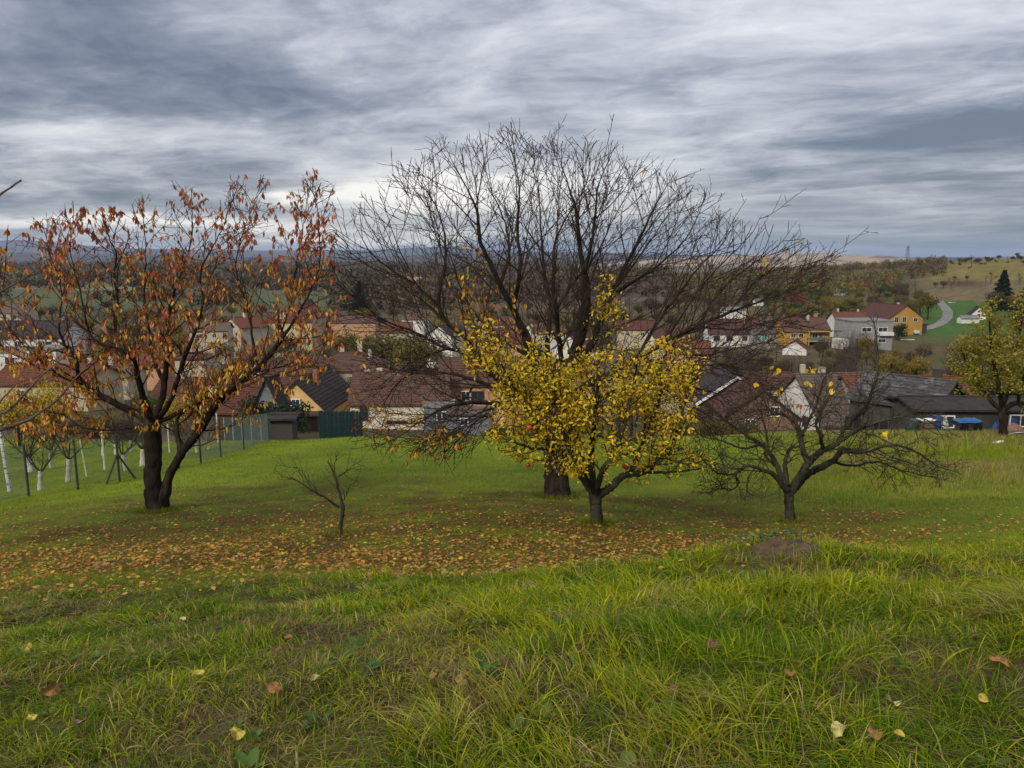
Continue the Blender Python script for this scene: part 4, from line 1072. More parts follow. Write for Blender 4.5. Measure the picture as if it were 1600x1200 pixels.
house('pale_yellow_house', 'pale yellow two storey house with a small white dormer on its red roof', 460, 215, 12.5, 9, 4, 503, 488, W_pale, R_red,
      [('f', -2.4, -1.5, 1.2, 1.3, M_bframe), ('f', -2.4, -4.0, 1.2, 1.3, M_bframe), ('f', 4.2, -1.5, 1.2, 1.3, M_bframe)], [(-1, .5, 1.4, .6, M_cap), (-3.4, .5, 1.4, .6, W_white)],
      extra=lambda r, x, y, e, h: MB().poly([(-2.6, -y * .7, e + .5), (-.6, -y * .7, e + .5), (-1.6, -y * .7, h + .1)]).poly([(-2.6, -y * .7, e + .5), (-1.6, -y * .7, h + .1), (-1.6, 0, h + .1)]).poly([(-.6, -y * .7, e + .5), (-1.6, 0, h + .1), (-1.6, -y * .7, h + .1)]).build('dormer', W_white, r))
house('village_house', 'pink roofed building behind the pale yellow house', 478, 262, 10, 11, 62, 497, 478, W_cream, R_pink)
house('village_house', 'barn with a dark triangular gable above the pink roof', 490, 330, 3.6, 4, 88, 478, 468, W_dark, R_slate, cat='barn')
house('village_house', 'small cream gabled house with an orange red roof beside the pale yellow house', 388, 208, 8, 8.5, 50, 512, 497, W_cream, R_orange, [('l', 0, .4, 1, 1.2, M_bframe)], [(0, 0, 1.2, .6, W_white)])
house('village_house', 'cream house with a faded roof seen through the middle of the cherry', 335, 190, 9, 8, 10, 517, 505, W_cream, R_grey, [('f', -2, -1.3, 1, 1), ('f', 1.5, -1.3, 1, 1)])
house('block_building', 'plain cream flat topped block above the dark red hall', 312, 118, 4.6, 6, 0, 563, 561, W_cream, R_red, flat=True, cat='building')
house('farm_building', 'long cream farm building with brown roof at the far left below the green field', 18, 262, 17.5, 9, 2, 489, 475, W_cream, R_grey, [('f', -4, -1.3, 1.2, 1.1, M_bframe), ('f', -.5, -1.3, 1.2, 1.1, M_bframe), ('f', 2.8, -1.5, .9, 1.6, M_bframe), ('f', 6, -1.3, 1.2, 1.1, M_bframe)], cat='building')
house('gabled_outbuilding', 'small cream gable standing before the long farm building at the far left', 46, 235, 5, 4.6, 86, 502, 494, W_cream, R_grey, cat='building')
house('grey_roofed_house', 'wide dark grey roofed house with white walls behind the left boughs', 62, 150, 15, 10, 3, 527, 502, W_white, R_slate, [('f', -4, -1.4, 1.3, 1.2), ('f', -.5, -1.4, 1.3, 1.2), ('f', 4.5, -1.5, 2.6, 1.4), ('f', 1.8, -4, 1.2, 1.2), ('f', 4.5, -4, 2.2, 1.3)], [(5, 1, 1.2, .6, M_cap)])
house('flat_white_building', 'white flat roofed building at the left edge below the grey roof', 20, 132, 11, 8, 6, 553, 552, W_white, R_flat, [('f', 2, -1.3, 1.6, 1.2), ('f', -2, -1.3, 1.6, 1.2)], flat=True, cat='building')
house('white_annexe', 'white annexe with a pale roof right of the flat white building', 88, 128, 5, 6, -4, 548, 545, W_white, R_flat, [('f', 0, -1.2, 2.6, 1.1)], flat=True, cat='building')
house('orange_roofed_house', 'orange tiled roof behind the lower left leaves of the cherry', 92, 96, 11.5, 9, 1, 600, 570, W_cream, R_orange, [('f', -2, -1.3, 1.1, 1.1)], [(3.6, 1, 1.1, .5, W_cream)], True)
house('village_house', 'grey brown roof in the gap left of the cherry trunks', 165, 112, 9, 8, 8, 592, 572, W_cream, R_grey, [('f', 0, -1.2, 1, 1)], [(1, 0, 1.3, .6, W_cream)], True)
house('village_house', 'orange roofed cream house just right of the cherry fork', 248, 128, 8, 8, -12, 572, 555, W_peach, R_orange, [('f', 0, -1.3, 1, 1)])
house('village_house', 'long faded orange roof above the olive trees left of the bare tree', 558, 268, 15, 9, 3, 504, 494, W_peach, R_pink, [('f', -3, -1.4, 1, 1)])
house('village_house', 'orange roofed house right of the long faded orange roof', 622, 232, 9, 9, 10, 519, 504, W_cream, R_orange)
house('village_house', 'pale house with a grey roof high behind the bare tree, left side', 652, 300, 9, 8, -10, 499, 491, W_white, R_grey, [('f', -2, -1.3, 1, 1), ('f', 2, -1.3, 1, 1)])
house('village_house', 'white gable with dark roof beside the orange leaves', 702, 190, 8, 7.5, 60, 526, 509, W_white, R_slate, [('l', 0, -1.3, 1, 1)])
# the yellow leaves and the bare crown leave only glimpses of these
house('village_house', 'pinkish roof right of the orange leaves on the bare tree', 775, 240, 10, 8, 12, 507, 495, W_cream, R_pink, [('f', 1, -1.3, 1, 1)])
house('village_house', 'peach coloured house left of the dark main limbs', 795, 170, 8, 8, -15, 535, 515, W_peach, R_orange, [('f', 0, -1.4, 1.1, 1.1)])
house('village_house', 'white house between the two main dark limbs', 850, 205, 9, 8, 20, 521, 505, W_white, R_brown, [('f', -1.5, -1.3, 1.1, 1.1), ('f', 1.5, -1.3, 1.1, 1.1)])
house('village_house', 'white gabled house behind the right main limb', 905, 165, 8.5, 8, 55, 548, 524, W_white, R_maroon, [('l', 0, -.5, 1.1, 1.1), ('f', 0, -1.4, 1, 1)])
house('village_house', 'dark red roof low behind the trunk of the bare tree', 855, 108, 10, 9, 15, 590, 565, W_cream, R_red, [('f', 0, -1.3, 1.1, 1.1)], (), True)
house('village_house', 'cream house right of the yellow leafy spire', 990, 220, 10, 8, -8, 515, 501, W_cream, R_red, [('f', -2, -1.3, 1, 1), ('f', 2, -1.3, 1, 1)])
house('village_house', 'white house with maroon roof above the right half of the yellow leaves', 1040, 185, 9, 8, 14, 533, 514, W_white, R_maroon, [('f', -2, -1.3, 1, 1), ('f', 1, -1.3, 1, 1)])
house('village_house', 'orange roofed house touching the top right of the yellow leaves', 1072, 150, 8, 8, -10, 552, 533, W_peach, R_orange, [('f', 0, -1.3, 1, 1)])
house('village_house', 'grey roofed house behind the middle of the yellow leaves', 950, 118, 10, 9, 6, 585, 560, W_cream, R_grey, [('f', 0, -1.3, 1, 1)], (), True)
house('village_house', 'small pink roofed house at the right edge of the yellow leaves', 1078, 96, 5, 7, 8, 622, 600, W_cream, R_orange, [('f', 0, -1.3, 1, 1)], (), True)
def bargeboard(root, x, y, hE, hR):
    k = (hR - hE) / y; m = MB()
    for s in (-1, 1):
        m.poly([(-x - .40, s * (y + .38), hE - k * .38 - .06), (-x - .40, 0, hR - .06), (-x - .40, 0, hR + .30), (-x - .40, s * (y + .38), hE - k * .38 + .30)])
        m.poly([(-x - .44, s * (y + .38), hE - k * .38 - .06), (-x - .44, s * (y + .38), hE - k * .38 + .30), (-x - .44, 0, hR + .30), (-x - .44, 0, hR - .06)])
    m.build('bargeboard', M_wframe, root)
house('brown_gabled_house', 'dark roofed house with a white bargeboard behind the right flank of the yellow leaves', 1140, 92, 10, 8.5, 84, 632, 590, W_brown, R_slate, [('l', 1.0, -.6, 1, 1)], extra=bargeboard)
house('brown_gabled_house', 'low brown gabled house with a pinkish front behind the spreading tree', 1178, 76, 7, 6.6, 86, 650, 609, W_pink, R_maroon, [('l', -1.2, .4, .9, .9), ('l', 1.0, -.9, 1.0, 1.0)], (), True)
house('large_roofed_house', 'house with a huge grey brown tiled roof and a white gable wall', 1306, 74, 8.0, 9.6, 9, 662, 586, W_white, R_grey, [('l', -1.8, -.4, .8, .9, M_bframe)], [(-1.2, .6, 1.1, .5, W_cream)], True)
house('village_house', 'red brown ridge showing above the huge grey brown roof', 1225, 88, 9, 7, -2, 605, 583, W_cream, R_brown, (), [(2, 0, 1.0, .5, W_cream)], True)
house('orange_roofed_barn', 'long barn with an orange tiled roof behind the weathered shed', 1450, 72, 15.5, 7, -3, 622, 590, W_cream, R_orange, (), [(.8, 0, .8, .7, W_dark)], True, cat='barn')
def shed_bits(root, x, y, hE, hR):
    for i, xx in enumerate((-2.6, -.4)):
        MB().box((xx, -y - .02, 1.05), (1.3, .06, 2.1)).build('doorway_shade', basic('painted_interior_dark', (.012, .011, .01)), root)  # near-black box on the wall; shade of the open doorway put into its colour
    for i in range(9): MB().box((-x + .4 + i * (2 * x - .8) / 8, -y - .05, hE / 2), (.09, .05, hE)).build('batten', W_dark, root)
house('corrugated_shed', 'weathered shed with a patchy grey corrugated roof at the right edge of the lawn', 1420, 58, 6.0, 6.2, -48, 637, 597, W_dark, R_corr, [('r', 0, -.8, .9, .8, M_bframe)], courses=True, extra=shed_bits, cat='shed')
house('lean_to', 'low dark lean-to running right from the corrugated shed', 1530, 54, 10.5, 4.2, -2, 640, 622, W_dark, R_slate, [('f', -3.2, -.9, 1.1, .8), ('f', 1.8, -.8, 1.4, .8)], cat='shed')
# the slope on the right
def balcony(root, x, y, hE, hR):
    MB().box((2.6, -y - .8, hE - 2.55), (5.4, 1.6, .18)).build('balcony_floor', M_cap, root)
    MB().box((2.6, -y - 1.55, hE - 2.0), (5.4, .08, .9)).build('balcony_rail', basic('greenish_rail', (.12, .14, .11)), root)
    MB().box((2.6, -y - .7, hE - .15), (5.6, 1.5, .16)).build('canopy', W_ochre, root)
    for xx in (-.1, 5.2): MB().box((xx, -y - 1.45, hE / 2 - .1), (.2, .2, hE - .3)).build('post', W_ochre, root)
    MB().box((2.6, -y - .3, 1.2), (5.2, .1, 2.2)).build('ground_floor_front', basic('dark_red_boards', (.09, .02, .02)), root)
house('ochre_house', 'ochre house with a brown roof and a shaded balcony on the right slope', 1246, 200, 11.8, 8, 3, 517, 496, W_ochre, R_brown, [('f', -3.6, -1.2, 1.2, 1.1), ('f', -1.6, -1.2, 1.2, 1.1), ('f', 2.0, -1.2, 1.4, 1.3), ('f', 3.6, -1.2, 1.0, 1.3)], [(1.2, -1, 1.5, .55, M_cap), (4.4, 1.5, 2.2, .8, W_peach)], extra=balcony)
house('white_shed', 'small white shed with a short orange roof below the ochre house', 1240, 172, 4.6, 5, 64, 545, 532, W_white, R_orange, cat='shed')
house('maroon_roofed_house', 'white house with a long maroon roof left of the ochre house', 1140, 200, 13, 8, -4, 521, 499, W_white, R_maroon, [('f', -4.6, -1.3, 1.5, 1.2, M_bframe), ('f', -1.4, -1.3, 1.5, 1.2, M_bframe), ('f', 2.4, -1.3, 1.2, 1.1, M_bframe)], [(2.6, -1, 1.6, .5, W_peach)])
house('annexe', 'grey annexe with a bright teal door between the maroon roof and the ochre house', 1188, 190, 5.0, 5, 3, 520, 511, W_grey, R_grey, [('f', -.6, -1.0, 1.3, 1.6, M_wframe, 'door', basic('teal_door', (.02, .20, .15)))], cat='building')
def boxbits(root, x, y, hE, hR):
    MB().box((x - 1.9, -y - .5, hE - 2.9), (3.4, 1.0, .8)).build('balcony', W_white, root)
    MB().box((-x - 2.0, -y + 1.0, 1.5), (2.4, 4, 3.0)).build('side_porch', W_white, root)
house('block_house', 'grey flat roofed two storey house with white windows on the right slope', 1342, 192, 10.4, 9, 3, 503, 502, W_grey, R_flat, [('f', -1.4, -1.9, 2.4, 1.0), ('f', 2.6, -1.9, 2.2, 1.1), ('f', -1.4, -4.6, 1.8, .9), ('f', 2.6, -4.6, 1.9, .9)], flat=True, extra=boxbits)
house('orange_roofed_house', 'low house with a bright orange roof behind the grey flat roofed house', 1318, 226, 9.5, 7, 2, 502, 488, W_white, R_orange, [('f', -1, -1.2, 1, 1)], [(-3, .5, 1.4, .5, W_cream), (3, .5, 1.2, .5, W_cream)])
house('ochre_gabled_house', 'large ochre house with a wide gable and red brown roof beside the gravel road', 1380, 247, 14, 13.5, -72, 498, 477, W_ochre, R_maroon, [('r', -3.6, -.4, 1.5, 1.7), ('r', -.6, -.4, 1.5, 1.7), ('r', 3.8, -.6, 1.6, 1.2), ('r', -1.2, -3.4, 1.5, 1.9)], [(2, 1.5, 1.4, .6, M_cap)])
house('carport', 'brown roofed carport over a parked car beside the gravel road', 1424, 252, 3.8, 5, 12, 506, 502, W_dark, R_brown, cat='carport')
house('small_white_house', 'small white gabled house half hidden by the ochre treetop on the right', 1516, 300, 6, 5, 70, 491, 480, W_white, R_slate, [('l', 0, -.6, .9, 1.2, M_bframe), ('l', 0, 1.0, .7, .7, M_bframe)])
house('white_shed', 'long low white outbuilding at the bend of the gravel road', 1503, 285, 6.5, 3.2, 4, 497, 493, W_white, R_flat, cat='shed')
house('hut', 'tiny pale hut among the trees above the ochre houses', 1302, 420, 4.2, 4, 30, 456, 450, W_white, R_slate, cat='hut')
house('hut', 'white roofed greenhouse glimpsed through twigs left of the rust red tree', 1140, 320, 9, 5, 4, 484, 480, W_white, R_flat, cat='greenhouse')
house('hut', 'small pale shed among trees just right of the thickest part of the bare crown', 1178, 380, 4, 3, 8, 470, 467, W_white, R_flat, cat='hut')
house('tower_block', 'distant pale building among the woods left of the bare tree', 646, 900, 26, 14, 0, 432, 428, W_cream, R_orange, cat='building')
house('tower_block', 'distant pale barn row in the woods just left of the distant pale building', 628, 1100, 40, 14, 0, 428, 425, W_white, R_grey, cat='building')

# ------------------------------------------------------------ chain link fence, orchard posts
def chain_fence():
    bases = [hit(u, v, 10, 80) for u, v in ((-52, 797), (45, 775), (122, 765), (187, 752), (238, 742), (280, 732), (314, 724), (345, 715), (381, 703), (420, 690))]
    root = empty('chain_link_fence', bases[1]); tag(root, 'chain link fence on dark metal posts along the left edge of the lawn', 'fence')
    o = Vector(bases[1]); H = 1.62
    for i, b in enumerate(bases):
        MB().tube(b - o - Vector((0, 0, .2)), b - o + Vector((0, 0, H)), .038, .036, 8).build('post', M_darkmetal, root)
    b = bases[3]
    for du, dv in ((213, 748), (165, 757)):
        q = hit(du, dv, 10, 60); q = b + (q - b).normalized() * min((q - b).length, 1.5)
        q.z = gz(q.x, q.y) - .05
        MB().tube(b - o + Vector((0, 0, .95)), q - o, .032, .032, 7).build('brace', M_darkmetal, root)
    w = MB()
    def ribbon(p, q, t):
        w.poly([p + Vector((0, 0, -t)), q + Vector((0, 0, -t)), q + Vector((0, 0, t)), p + Vector((0, 0, t))])
    for a, b in zip(bases[:-1], bases[1:]):
        a, b = a - o, b - o
        for h in (.08, .8, H - .05): w.tube(a + Vector((0, 0, h)), b + Vector((0, 0, h)), .0035, n=3)
        L = (b - a).length; n = int(L / .075)
        for i in range(-int(H / .075), n):
            for s in (0, 1):
                x0, x1 = i * .075, i * .075 + H - .1; z0, z1 = .05, H - .05
                if x0 < 0: z0 += -x0; x0 = 0
                if x1 > L: z1 -= (x1 - L); x1 = L
                if s: x0, x1 = L - x0, L - x1
                p = a.lerp(b, x0 / L) + Vector((0, 0, z0)); q = a.lerp(b, x1 / L) + Vector((0, 0, z1))
                w.tube(p, q, .0028, n=3)
    tag(w.build('wire_mesh', basic('green_wire', (.10, .12, .105)), root), kind='stuff')
chain_fence()
def sheet_fence():
    a, b = at(499, 672, 62), at(566, 668, 70); root = empty('sheet_fence', (a.x, a.y, gz(a.x, a.y))); tag(root, 'dark green sheet metal fence on the crest before the yellow house', 'fence')
    o = Vector(root.location); n = 12
    for i in range(n):
        p = a.lerp(b, i / n); q = a.lerp(b, (i + .93) / n); top = EYE + sl(643 + (i % 3) * .6) * p.y; zb = gz(p.x, p.y) - .3
        m = MB(); d = Vector((0, .05, 0)); P = lambda w_, z: Vector((w_.x, w_.y, z)) - o
        m.poly([P(p, zb), P(q, zb), P(q, top), P(p, top)]); m.poly([P(p, zb) + d, P(p, top) + d, P(q, top) + d, P(q, zb) + d]); m.poly([P(p, top), P(q, top), P(q, top) + d, P(p, top) + d])
        m.poly([P(q, zb), P(q, zb) + d, P(q, top) + d, P(q, top)])
        m.build('panel', M_metalsheet, root)
    for i in range(0, n + 1, 3):
        p = a.lerp(b, i / n) + Vector((0, .1, 0)); MB().tube(Vector((p.x, p.y, gz(p.x, p.y) - .2)) - o, Vector((p.x, p.y, EYE + sl(641) * p.y)) - o, .05, n=6).build('post', M_darkmetal, root)
sheet_fence()
def fabric_fence():
    a, b = at(352, 690, 50), at(424, 684, 46); root = empty('screen_fence', (a.x, a.y, gz(a.x, a.y))); tag(root, 'dark teal fabric screen fence left of the brown garden shed', 'fence')
    o = Vector(root.location); n = 5
    for i in range(n):
        p = a.lerp(b, i / n); q = a.lerp(b, (i + .98) / n); zt = EYE + sl(655) * p.y
        P = lambda w_, z: Vector((w_.x, w_.y, z)) - o; zb = gz(p.x, p.y) - .2; d = Vector((0, .03, 0))
        m = MB(); m.poly([P(p, zb), P(q, zb), P(q, zt), P(p, zt)]); m.poly([P(p, zb) + d, P(p, zt) + d, P(q, zt) + d, P(q, zb) + d]); m.poly([P(p, zt), P(q, zt), P(q, zt) + d, P(p, zt) + d])
        m.build('screen_panel', basic('teal_screen', (.014, .03, .03), (.02, .04, .036), 2), root)
        MB().tube(P(p, zb) - d, P(p, zt + .1) - d, .035, n=6).build('post', M_cap, root)
fabric_fence()
M_lime = basic('limewash', (.58, .56, .51), (.34, .31, .27), 16, rough=.95, bump=.6, third=(.20, .18, .15))
def pole(u, v, vt, r, mat, label, name='white_pole', lean=0.0, cat='pole'):
    b = hit(u, v, 10, 90); h = (v - vt) * b.y * 1.02 / F
    m = MB().tube((0, 0, -.15), (lean, 0, h), r, r * .8, 8)
    o = m.build(name, mat, None); o.location = b; tag(o, label, cat)
M_pale_pole = basic('pale_pole_paint', (.62, .60, .55), (.40, .38, .34), 12); M_birch = basic('birch_bark', (.60, .57, .52), (.05, .045, .04), 9, contrast=(.52, .60), stretch=(1, 1, 2.2))
pole(16, 768, 668, .07, M_birch, 'white pole with black flecks at the far left behind the fence', 'birch_pole', -.12)
pole(164, 734, 665, .045, M_pale_pole, 'white pole behind the fence near the braced post')
pole(136, 744, 678, .03, M_pale_pole, 'thin pale stake leaning behind the fence, left of the braced post', 'pale_stake', -.15, 'stake')
pole(265, 707, 662, .04, M_pale_pole, 'white pole seen between the two cherry trunks')
pole(341, 692, 645, .045, M_pale_pole, 'white pole just right of the cherry, before the teal screen')
def dish(u, v, D, r, label, zdrop=2.0):
    c = at(u, v, D); root = empty('satellite_dish', c - Vector((0, 0, zdrop))); tag(root, label, 'satellite dish')
    m = MB(); prof = [(.0, .0), (r * .4, r * .03), (r * .75, r * .10), (r, r * .2)]; n = 18; k = 0
    for j in range(len(prof) - 1):
        for i in range(n):
            w0, w1 = 2 * math.pi * i / n, 2 * math.pi * (i + 1) / n
            P = lambda a, w_: Vector((a[0] * math.cos(w_), -a[1] - .02, a[0] * math.sin(w_) + zdrop))
            m.poly([P(prof[j], w0), P(prof[j], w1), P(prof[j + 1], w1), P(prof[j + 1], w0)])
    m.build('reflector', M_wframe, root, True)
    MB().tube((0, .1, zdrop), (0, .1, -.2), .05, n=7).build('mast', M_darkmetal, root)
    MB().tube((0, -.1, zdrop - r * .9), (0, -r * .9, zdrop), .03, n=5).box((0, -r * .95, zdrop), (.14, .14, .14)).build('feed_arm', M_darkmetal, root)
dish(330, 611, 72, .58, 'large white satellite dish against the dark red hall roof', 3.6)
dish(700, 612, 95.0, .34, 'small white satellite dish between the bungalow roof and peach house', 3.2)

def orchard_tree(u, v, h, r, label, lean, seed):
    b = hit(u, v, 12, 80); k = b.y * 1.02 / F; H = h * k; root = empty('orchard_tree', b)
    tag(root, label, 'tree', 'young orchard trees with whitewashed trunks'); w = Wood(seed)
    f = k / .019
    r = max(r, .055) * 1.0
    pts = [Vector((0, 0, -.1)), Vector((lean * .25, 0, H * .3)), Vector((lean, 0, H))]
    w.limb(pts, [r * 1.25, r, r * .92], 9, 5, .008)
    me = w.mesh('painted_trunk'); mobj('painted_trunk', me, M_lime, root)
    w2 = Wood(seed + 50); top = Vector((lean, 0, H))
    par = []
    for i in range(5):
        a = i * 1.3 + w2.r.random(); d = Vector((math.cos(a) * .9, math.sin(a) * .9, 1.0))
        g = w2.grow(top - Vector((0, 0, .05)), d, w2.r.uniform(1.0, 1.8), r * .32, .009, .2, .13, .05)
        w2.tube(g[0], g[1], 5); par.append((g[0], g[1], 0))
    l1 = w2.ramify(par, .11, (.3, .9), (.5, 1.1), .012, .006, .15, .1, .04, start=.2, sides=3)
    l2 = w2.ramify(l1, .17, (.12, .4), (.5, 1.1), .008, .006, .1, .1, .04, start=.1, sides=3, keep=.8)
    mobj('crown', w2.mesh('crown'), TWIG, root)
for i, (u, v, h, r, l, lab) in enumerate([(63, 766, 32, .08, .08, 'orchard tree with short curved white trunk second from the left fence post'), (107, 753, 38, .09, .10, 'orchard tree with a white trunk curving left, beside the second fence post'),
        (80, 732, 30, .07, .02, 'orchard tree behind, between the first two fence posts'), (49, 737, 24, .13, -.05, 'thick white trunk right behind the first full fence post'),
        (197, 735, 26, .08, -.06, 'orchard tree with white trunk behind the braced fence post'), (224, 728, 28, .13, .06, 'thick flaring white trunk touching the cherry trunk on the left'),
        (206, 705, 18, .10, 0, 'small white trunk high behind the braced post'), (182, 710, 18, .09, 0, 'small white trunk left of the braced post, farther back'), (291, 711, 14, .11, .05, 'short white stump-like trunk between the cherry stems'),
        (308, 707, 16, .07, -.05, 'white trunk just right of the leaning cherry stem'), (327, 702, 14, .07, -.08, 'farthest white trunk before the teal screen'), (161, 712, 14, .06, 0, 'slim white trunk beside the white pole')]):
    orchard_tree(u, v, h, r, lab, l, 60 + i)

# ------------------------------------------------------------ yard clutter at the right
YB = lambda u, v: hit(u, v, 25, 60)
def clutter():
    D = 50
    def base(u, D=50.0):
        p = at(u, 672, D); p.z = gz(p.x, p.y); return p
    green = basic('dark_green_plastic', (.03, .05, .045), (.02, .035, .03), 4, rough=.5); blue = basic('blue_plastic', (.02, .055, .22), (.015, .04, .16), 4, rough=.45)
    o = MB().lathe([(.38, 0), (.40, .05), (.40, .62), (.34, .72), (.12, .76)], n=18).build('water_tank', green, None, True); o.location = base(1424); tag(o, 'dark green rounded water tank in the yard before the corrugated shed', 'tank')
    o = MB().lathe([(.26, 0), (.28, .04), (.28, .30), (.295, .32), (.28, .34), (.28, .60), (.295, .62), (.28, .64), (.28, .88), (.26, .92)], n=18).build('blue_barrel', blue, None, True); o.location = base(1463); tag(o, 'tall blue plastic barrel in the middle of the yard clutter', 'barrel')
    MB().lathe([(.06, .90), (.06, .95)], (.12, 0, 0), 8).build('bung', M_darkmetal, o)
    o = MB().lathe([(.26, 0), (.28, .04), (.28, .60), (.28, .82), (.26, .86)], n=18).build('blue_barrel', blue, None, True); o.location = base(1581, 52); tag(o, 'blue barrel at the right end of the yard behind the ochre tree', 'barrel')
    MB().lathe([(.06, .84), (.06, .89)], (.12, 0, 0), 8).build('bung', M_darkmetal, o)
    wood = basic('crate_wood', (.16, .11, .07), (.09, .065, .045), 5)
    r = empty('wooden_crate', base(1446)); tag(r, 'brown wooden crate topped with white boards left of the blue barrel', 'crate')
    for i in range(4): MB().box((0, -.3, .08 + i * .16), (.8, .03, .13)).build('slat', wood, r)
    for s in (-1, 1): MB().box((s * .38, 0, .32), (.04, .6, .64)).build('side', wood, r)
    MB().box((0, .3, .32), (.8, .03, .64)).build('back_panel', wood, r); MB().box((0, 0, .67), (1.0, .7, .05)).build('white_board', M_wframe, r)
    r = empty('covered_trailer', base(1510)); tag(r, 'low dark trailer under a bright blue tarpaulin', 'trailer')
    MB().box((0, 0, .48), (1.5, .9, .36)).build('body', M_darkmetal, r)
    for s in (-1, 1):
        m = MB()
        for i in range(14):
            a0, a1 = 2 * math.pi * i / 14, 2 * math.pi * (i + 1) / 14
            P = lambda a, y_: (s * .45 + .26 * math.cos(a), y_, .26 + .26 * math.sin(a))
            m.poly([P(a0, -.55), P(a1, -.55), P(a1, -.40), P(a0, -.40)]); m.poly([(s * .45, -.55, .26), P(a1, -.55), P(a0, -.55)])
        m.build('wheel', basic('black_rubber', (.012, .012, .012)), r)
    t = MB(); n = 8; q = [[(x / n * 1.7 - .85, y / 4 * 1.1 - .55, .70 + .12 * vnoise(x * .9, y * .9, 3) - (.16 if x in (0, n) or y in (0, 4) else 0)) for y in range(5)] for x in range(n + 1)]
    for x in range(n):
        for y in range(4): t.poly([q[x][y], q[x + 1][y], q[x + 1][y + 1], q[x][y + 1]])
    t.build('tarpaulin', basic('blue_tarpaulin', (.025, .13, .30), (.018, .09, .22), 5, rough=.6), r, True)
    def heap(name, u, D, w, h, mat, label, cat, seed):
        n = 9; m = MB(); g = [[None] * (n + 1) for _ in range(n + 1)]
        for i in range(n + 1):
            for j in range(n + 1):
                x, y = (i / n - .5) * 2, (j / n - .5) * 2; rr = min(1, math.hypot(x, y))
                g[i][j] = (x * w / 2, y * w / 2 * .7, h * (1 - rr ** 2) * (.6 + .8 * float(vnoise(i * .9, j * .9, seed))) - .03)
        for i in range(n):
            for j in range(n): m.poly([g[i][j], g[i + 1][j], g[i + 1][j + 1], g[i][j + 1]])
        o = m.build(name, mat, None, False); o.location = base(u, D); tag(o, label, cat)
    heap('tarpaulin_heap', 1558, 52, 1.5, .75, basic('deep_blue_sheet', (.018, .05, .17), (.014, .035, .12), 5, rough=.5), 'crumpled deep blue sheet left of the ochre tree trunk', 'tarpaulin', 4)
    heap('sack_pile', 1475, 51.5, .6, .95, basic('white_sack', (.5, .5, .46), (.35, .34, .3), 8), 'pale sack standing right behind the tall blue barrel', 'sack', 8)
    heap('rubble_heap', 1584, 49, 1.5, .45, basic('broken_brick', (.36, .20, .13), (.20, .12, .08), 9, bump=1), 'heap of pale broken bricks right of the ochre tree trunk', 'rubble', 12)
    p = at(1597, 678, 42); p.z = gz(p.x, p.y)
    o = MB().box((0, 0, .16), (1.3, .6, .05)).build('white_sheet', basic('pale_blue_sheet', (.42, .48, .55), rough=.4), None); o.location = p; o.rotation_euler = (R(-24), 0, R(10)); tag(o, 'pale blue flat panel leaning in the grass at the right edge', 'panel')
    p = hit(1559, 694, 20, 45); o = MB().box((0, 0, .10), (.5, .16, .05)).build('white_plank', M_wframe, None); o.location = p; o.rotation_euler = (0, R(-8), R(6)); tag(o, 'short white plank lying in the weedy grass near the ochre tree', 'plank')
clutter()

# ------------------------------------------------------------ car, lamp, poles, pylon
def car():
    c = at(1426, 512, 243); c.z = gz(c.x, c.y) + .15
    r = empty('parked_car', c, R(-70)); tag(r, 'silver car parked with its nose out of the brown carport', 'car')
    L, W = 4.2, 1.7; side = [(-2.1, .35), (-2.1, .85), (-1.9, 1.0), (-1.1, 1.08), (-.5, 1.45), (.8, 1.48), (1.6, 1.08), (2.05, .95), (2.1, .35)]
    m = MB(); n = len(side)
    for s in (-1, 1): m.poly([(x, s * (W / 2 - (.18 if z > 1.2 else 0)), z) for x, z in (side if s < 0 else side[::-1])])
    for i in range(n):
        (x0, z0), (x1, z1) = side[i], side[(i + 1) % n]; w0 = W / 2 - (.18 if z0 > 1.2 else 0); w1 = W / 2 - (.18 if z1 > 1.2 else 0)
        m.poly([(x0, -w0, z0), (x0, w0, z0), (x1, w1, z1), (x1, -w1, z1)])
    m.build('body', basic('silver_car_paint', (.50, .53, .58), (.46, .49, .54), 2, rough=.3, spec=.5), r)
    MB().poly([(-1.07, -.72, 1.13), (-1.07, .72, 1.13), (-.54, .64, 1.43), (-.54, -.64, 1.43)]).build('windscreen', M_glass, r)
    for x in (-1.35, 1.3):
        for s in (-1, 1):
            MB().tube((x, s * .72, .32), (x, s * .90, .32), .32, n=14).build('wheel', basic('black_rubber', (.012,) * 3), r)
    for s in (-1, 1): MB().box((-2.11, s * .6, .78), (.05, .3, .16)).build('headlight', M_wframe, r)
car()
def street_lamp():
    c = at(1491, 502, 275); c.z = gz(c.x, c.y); h = (EYE + sl(473) * c.y) - c.z; r = empty('street_lamp', c); tag(r, 'street lamp with a pale head arm beside the gravel road bend', 'street lamp')
    MB().tube((0, 0, 0), (0, 0, h), .07, .05, 7).build('mast', M_darkmetal, r); MB().tube((0, 0, h), (-2.0, 0, h + .15), .06, .05, 6).build('arm', M_cap, r); MB().box((-2.1, 0, h + .1), (1.1, .35, .14)).build('lamp_head', M_wframe, r)
street_lamp()
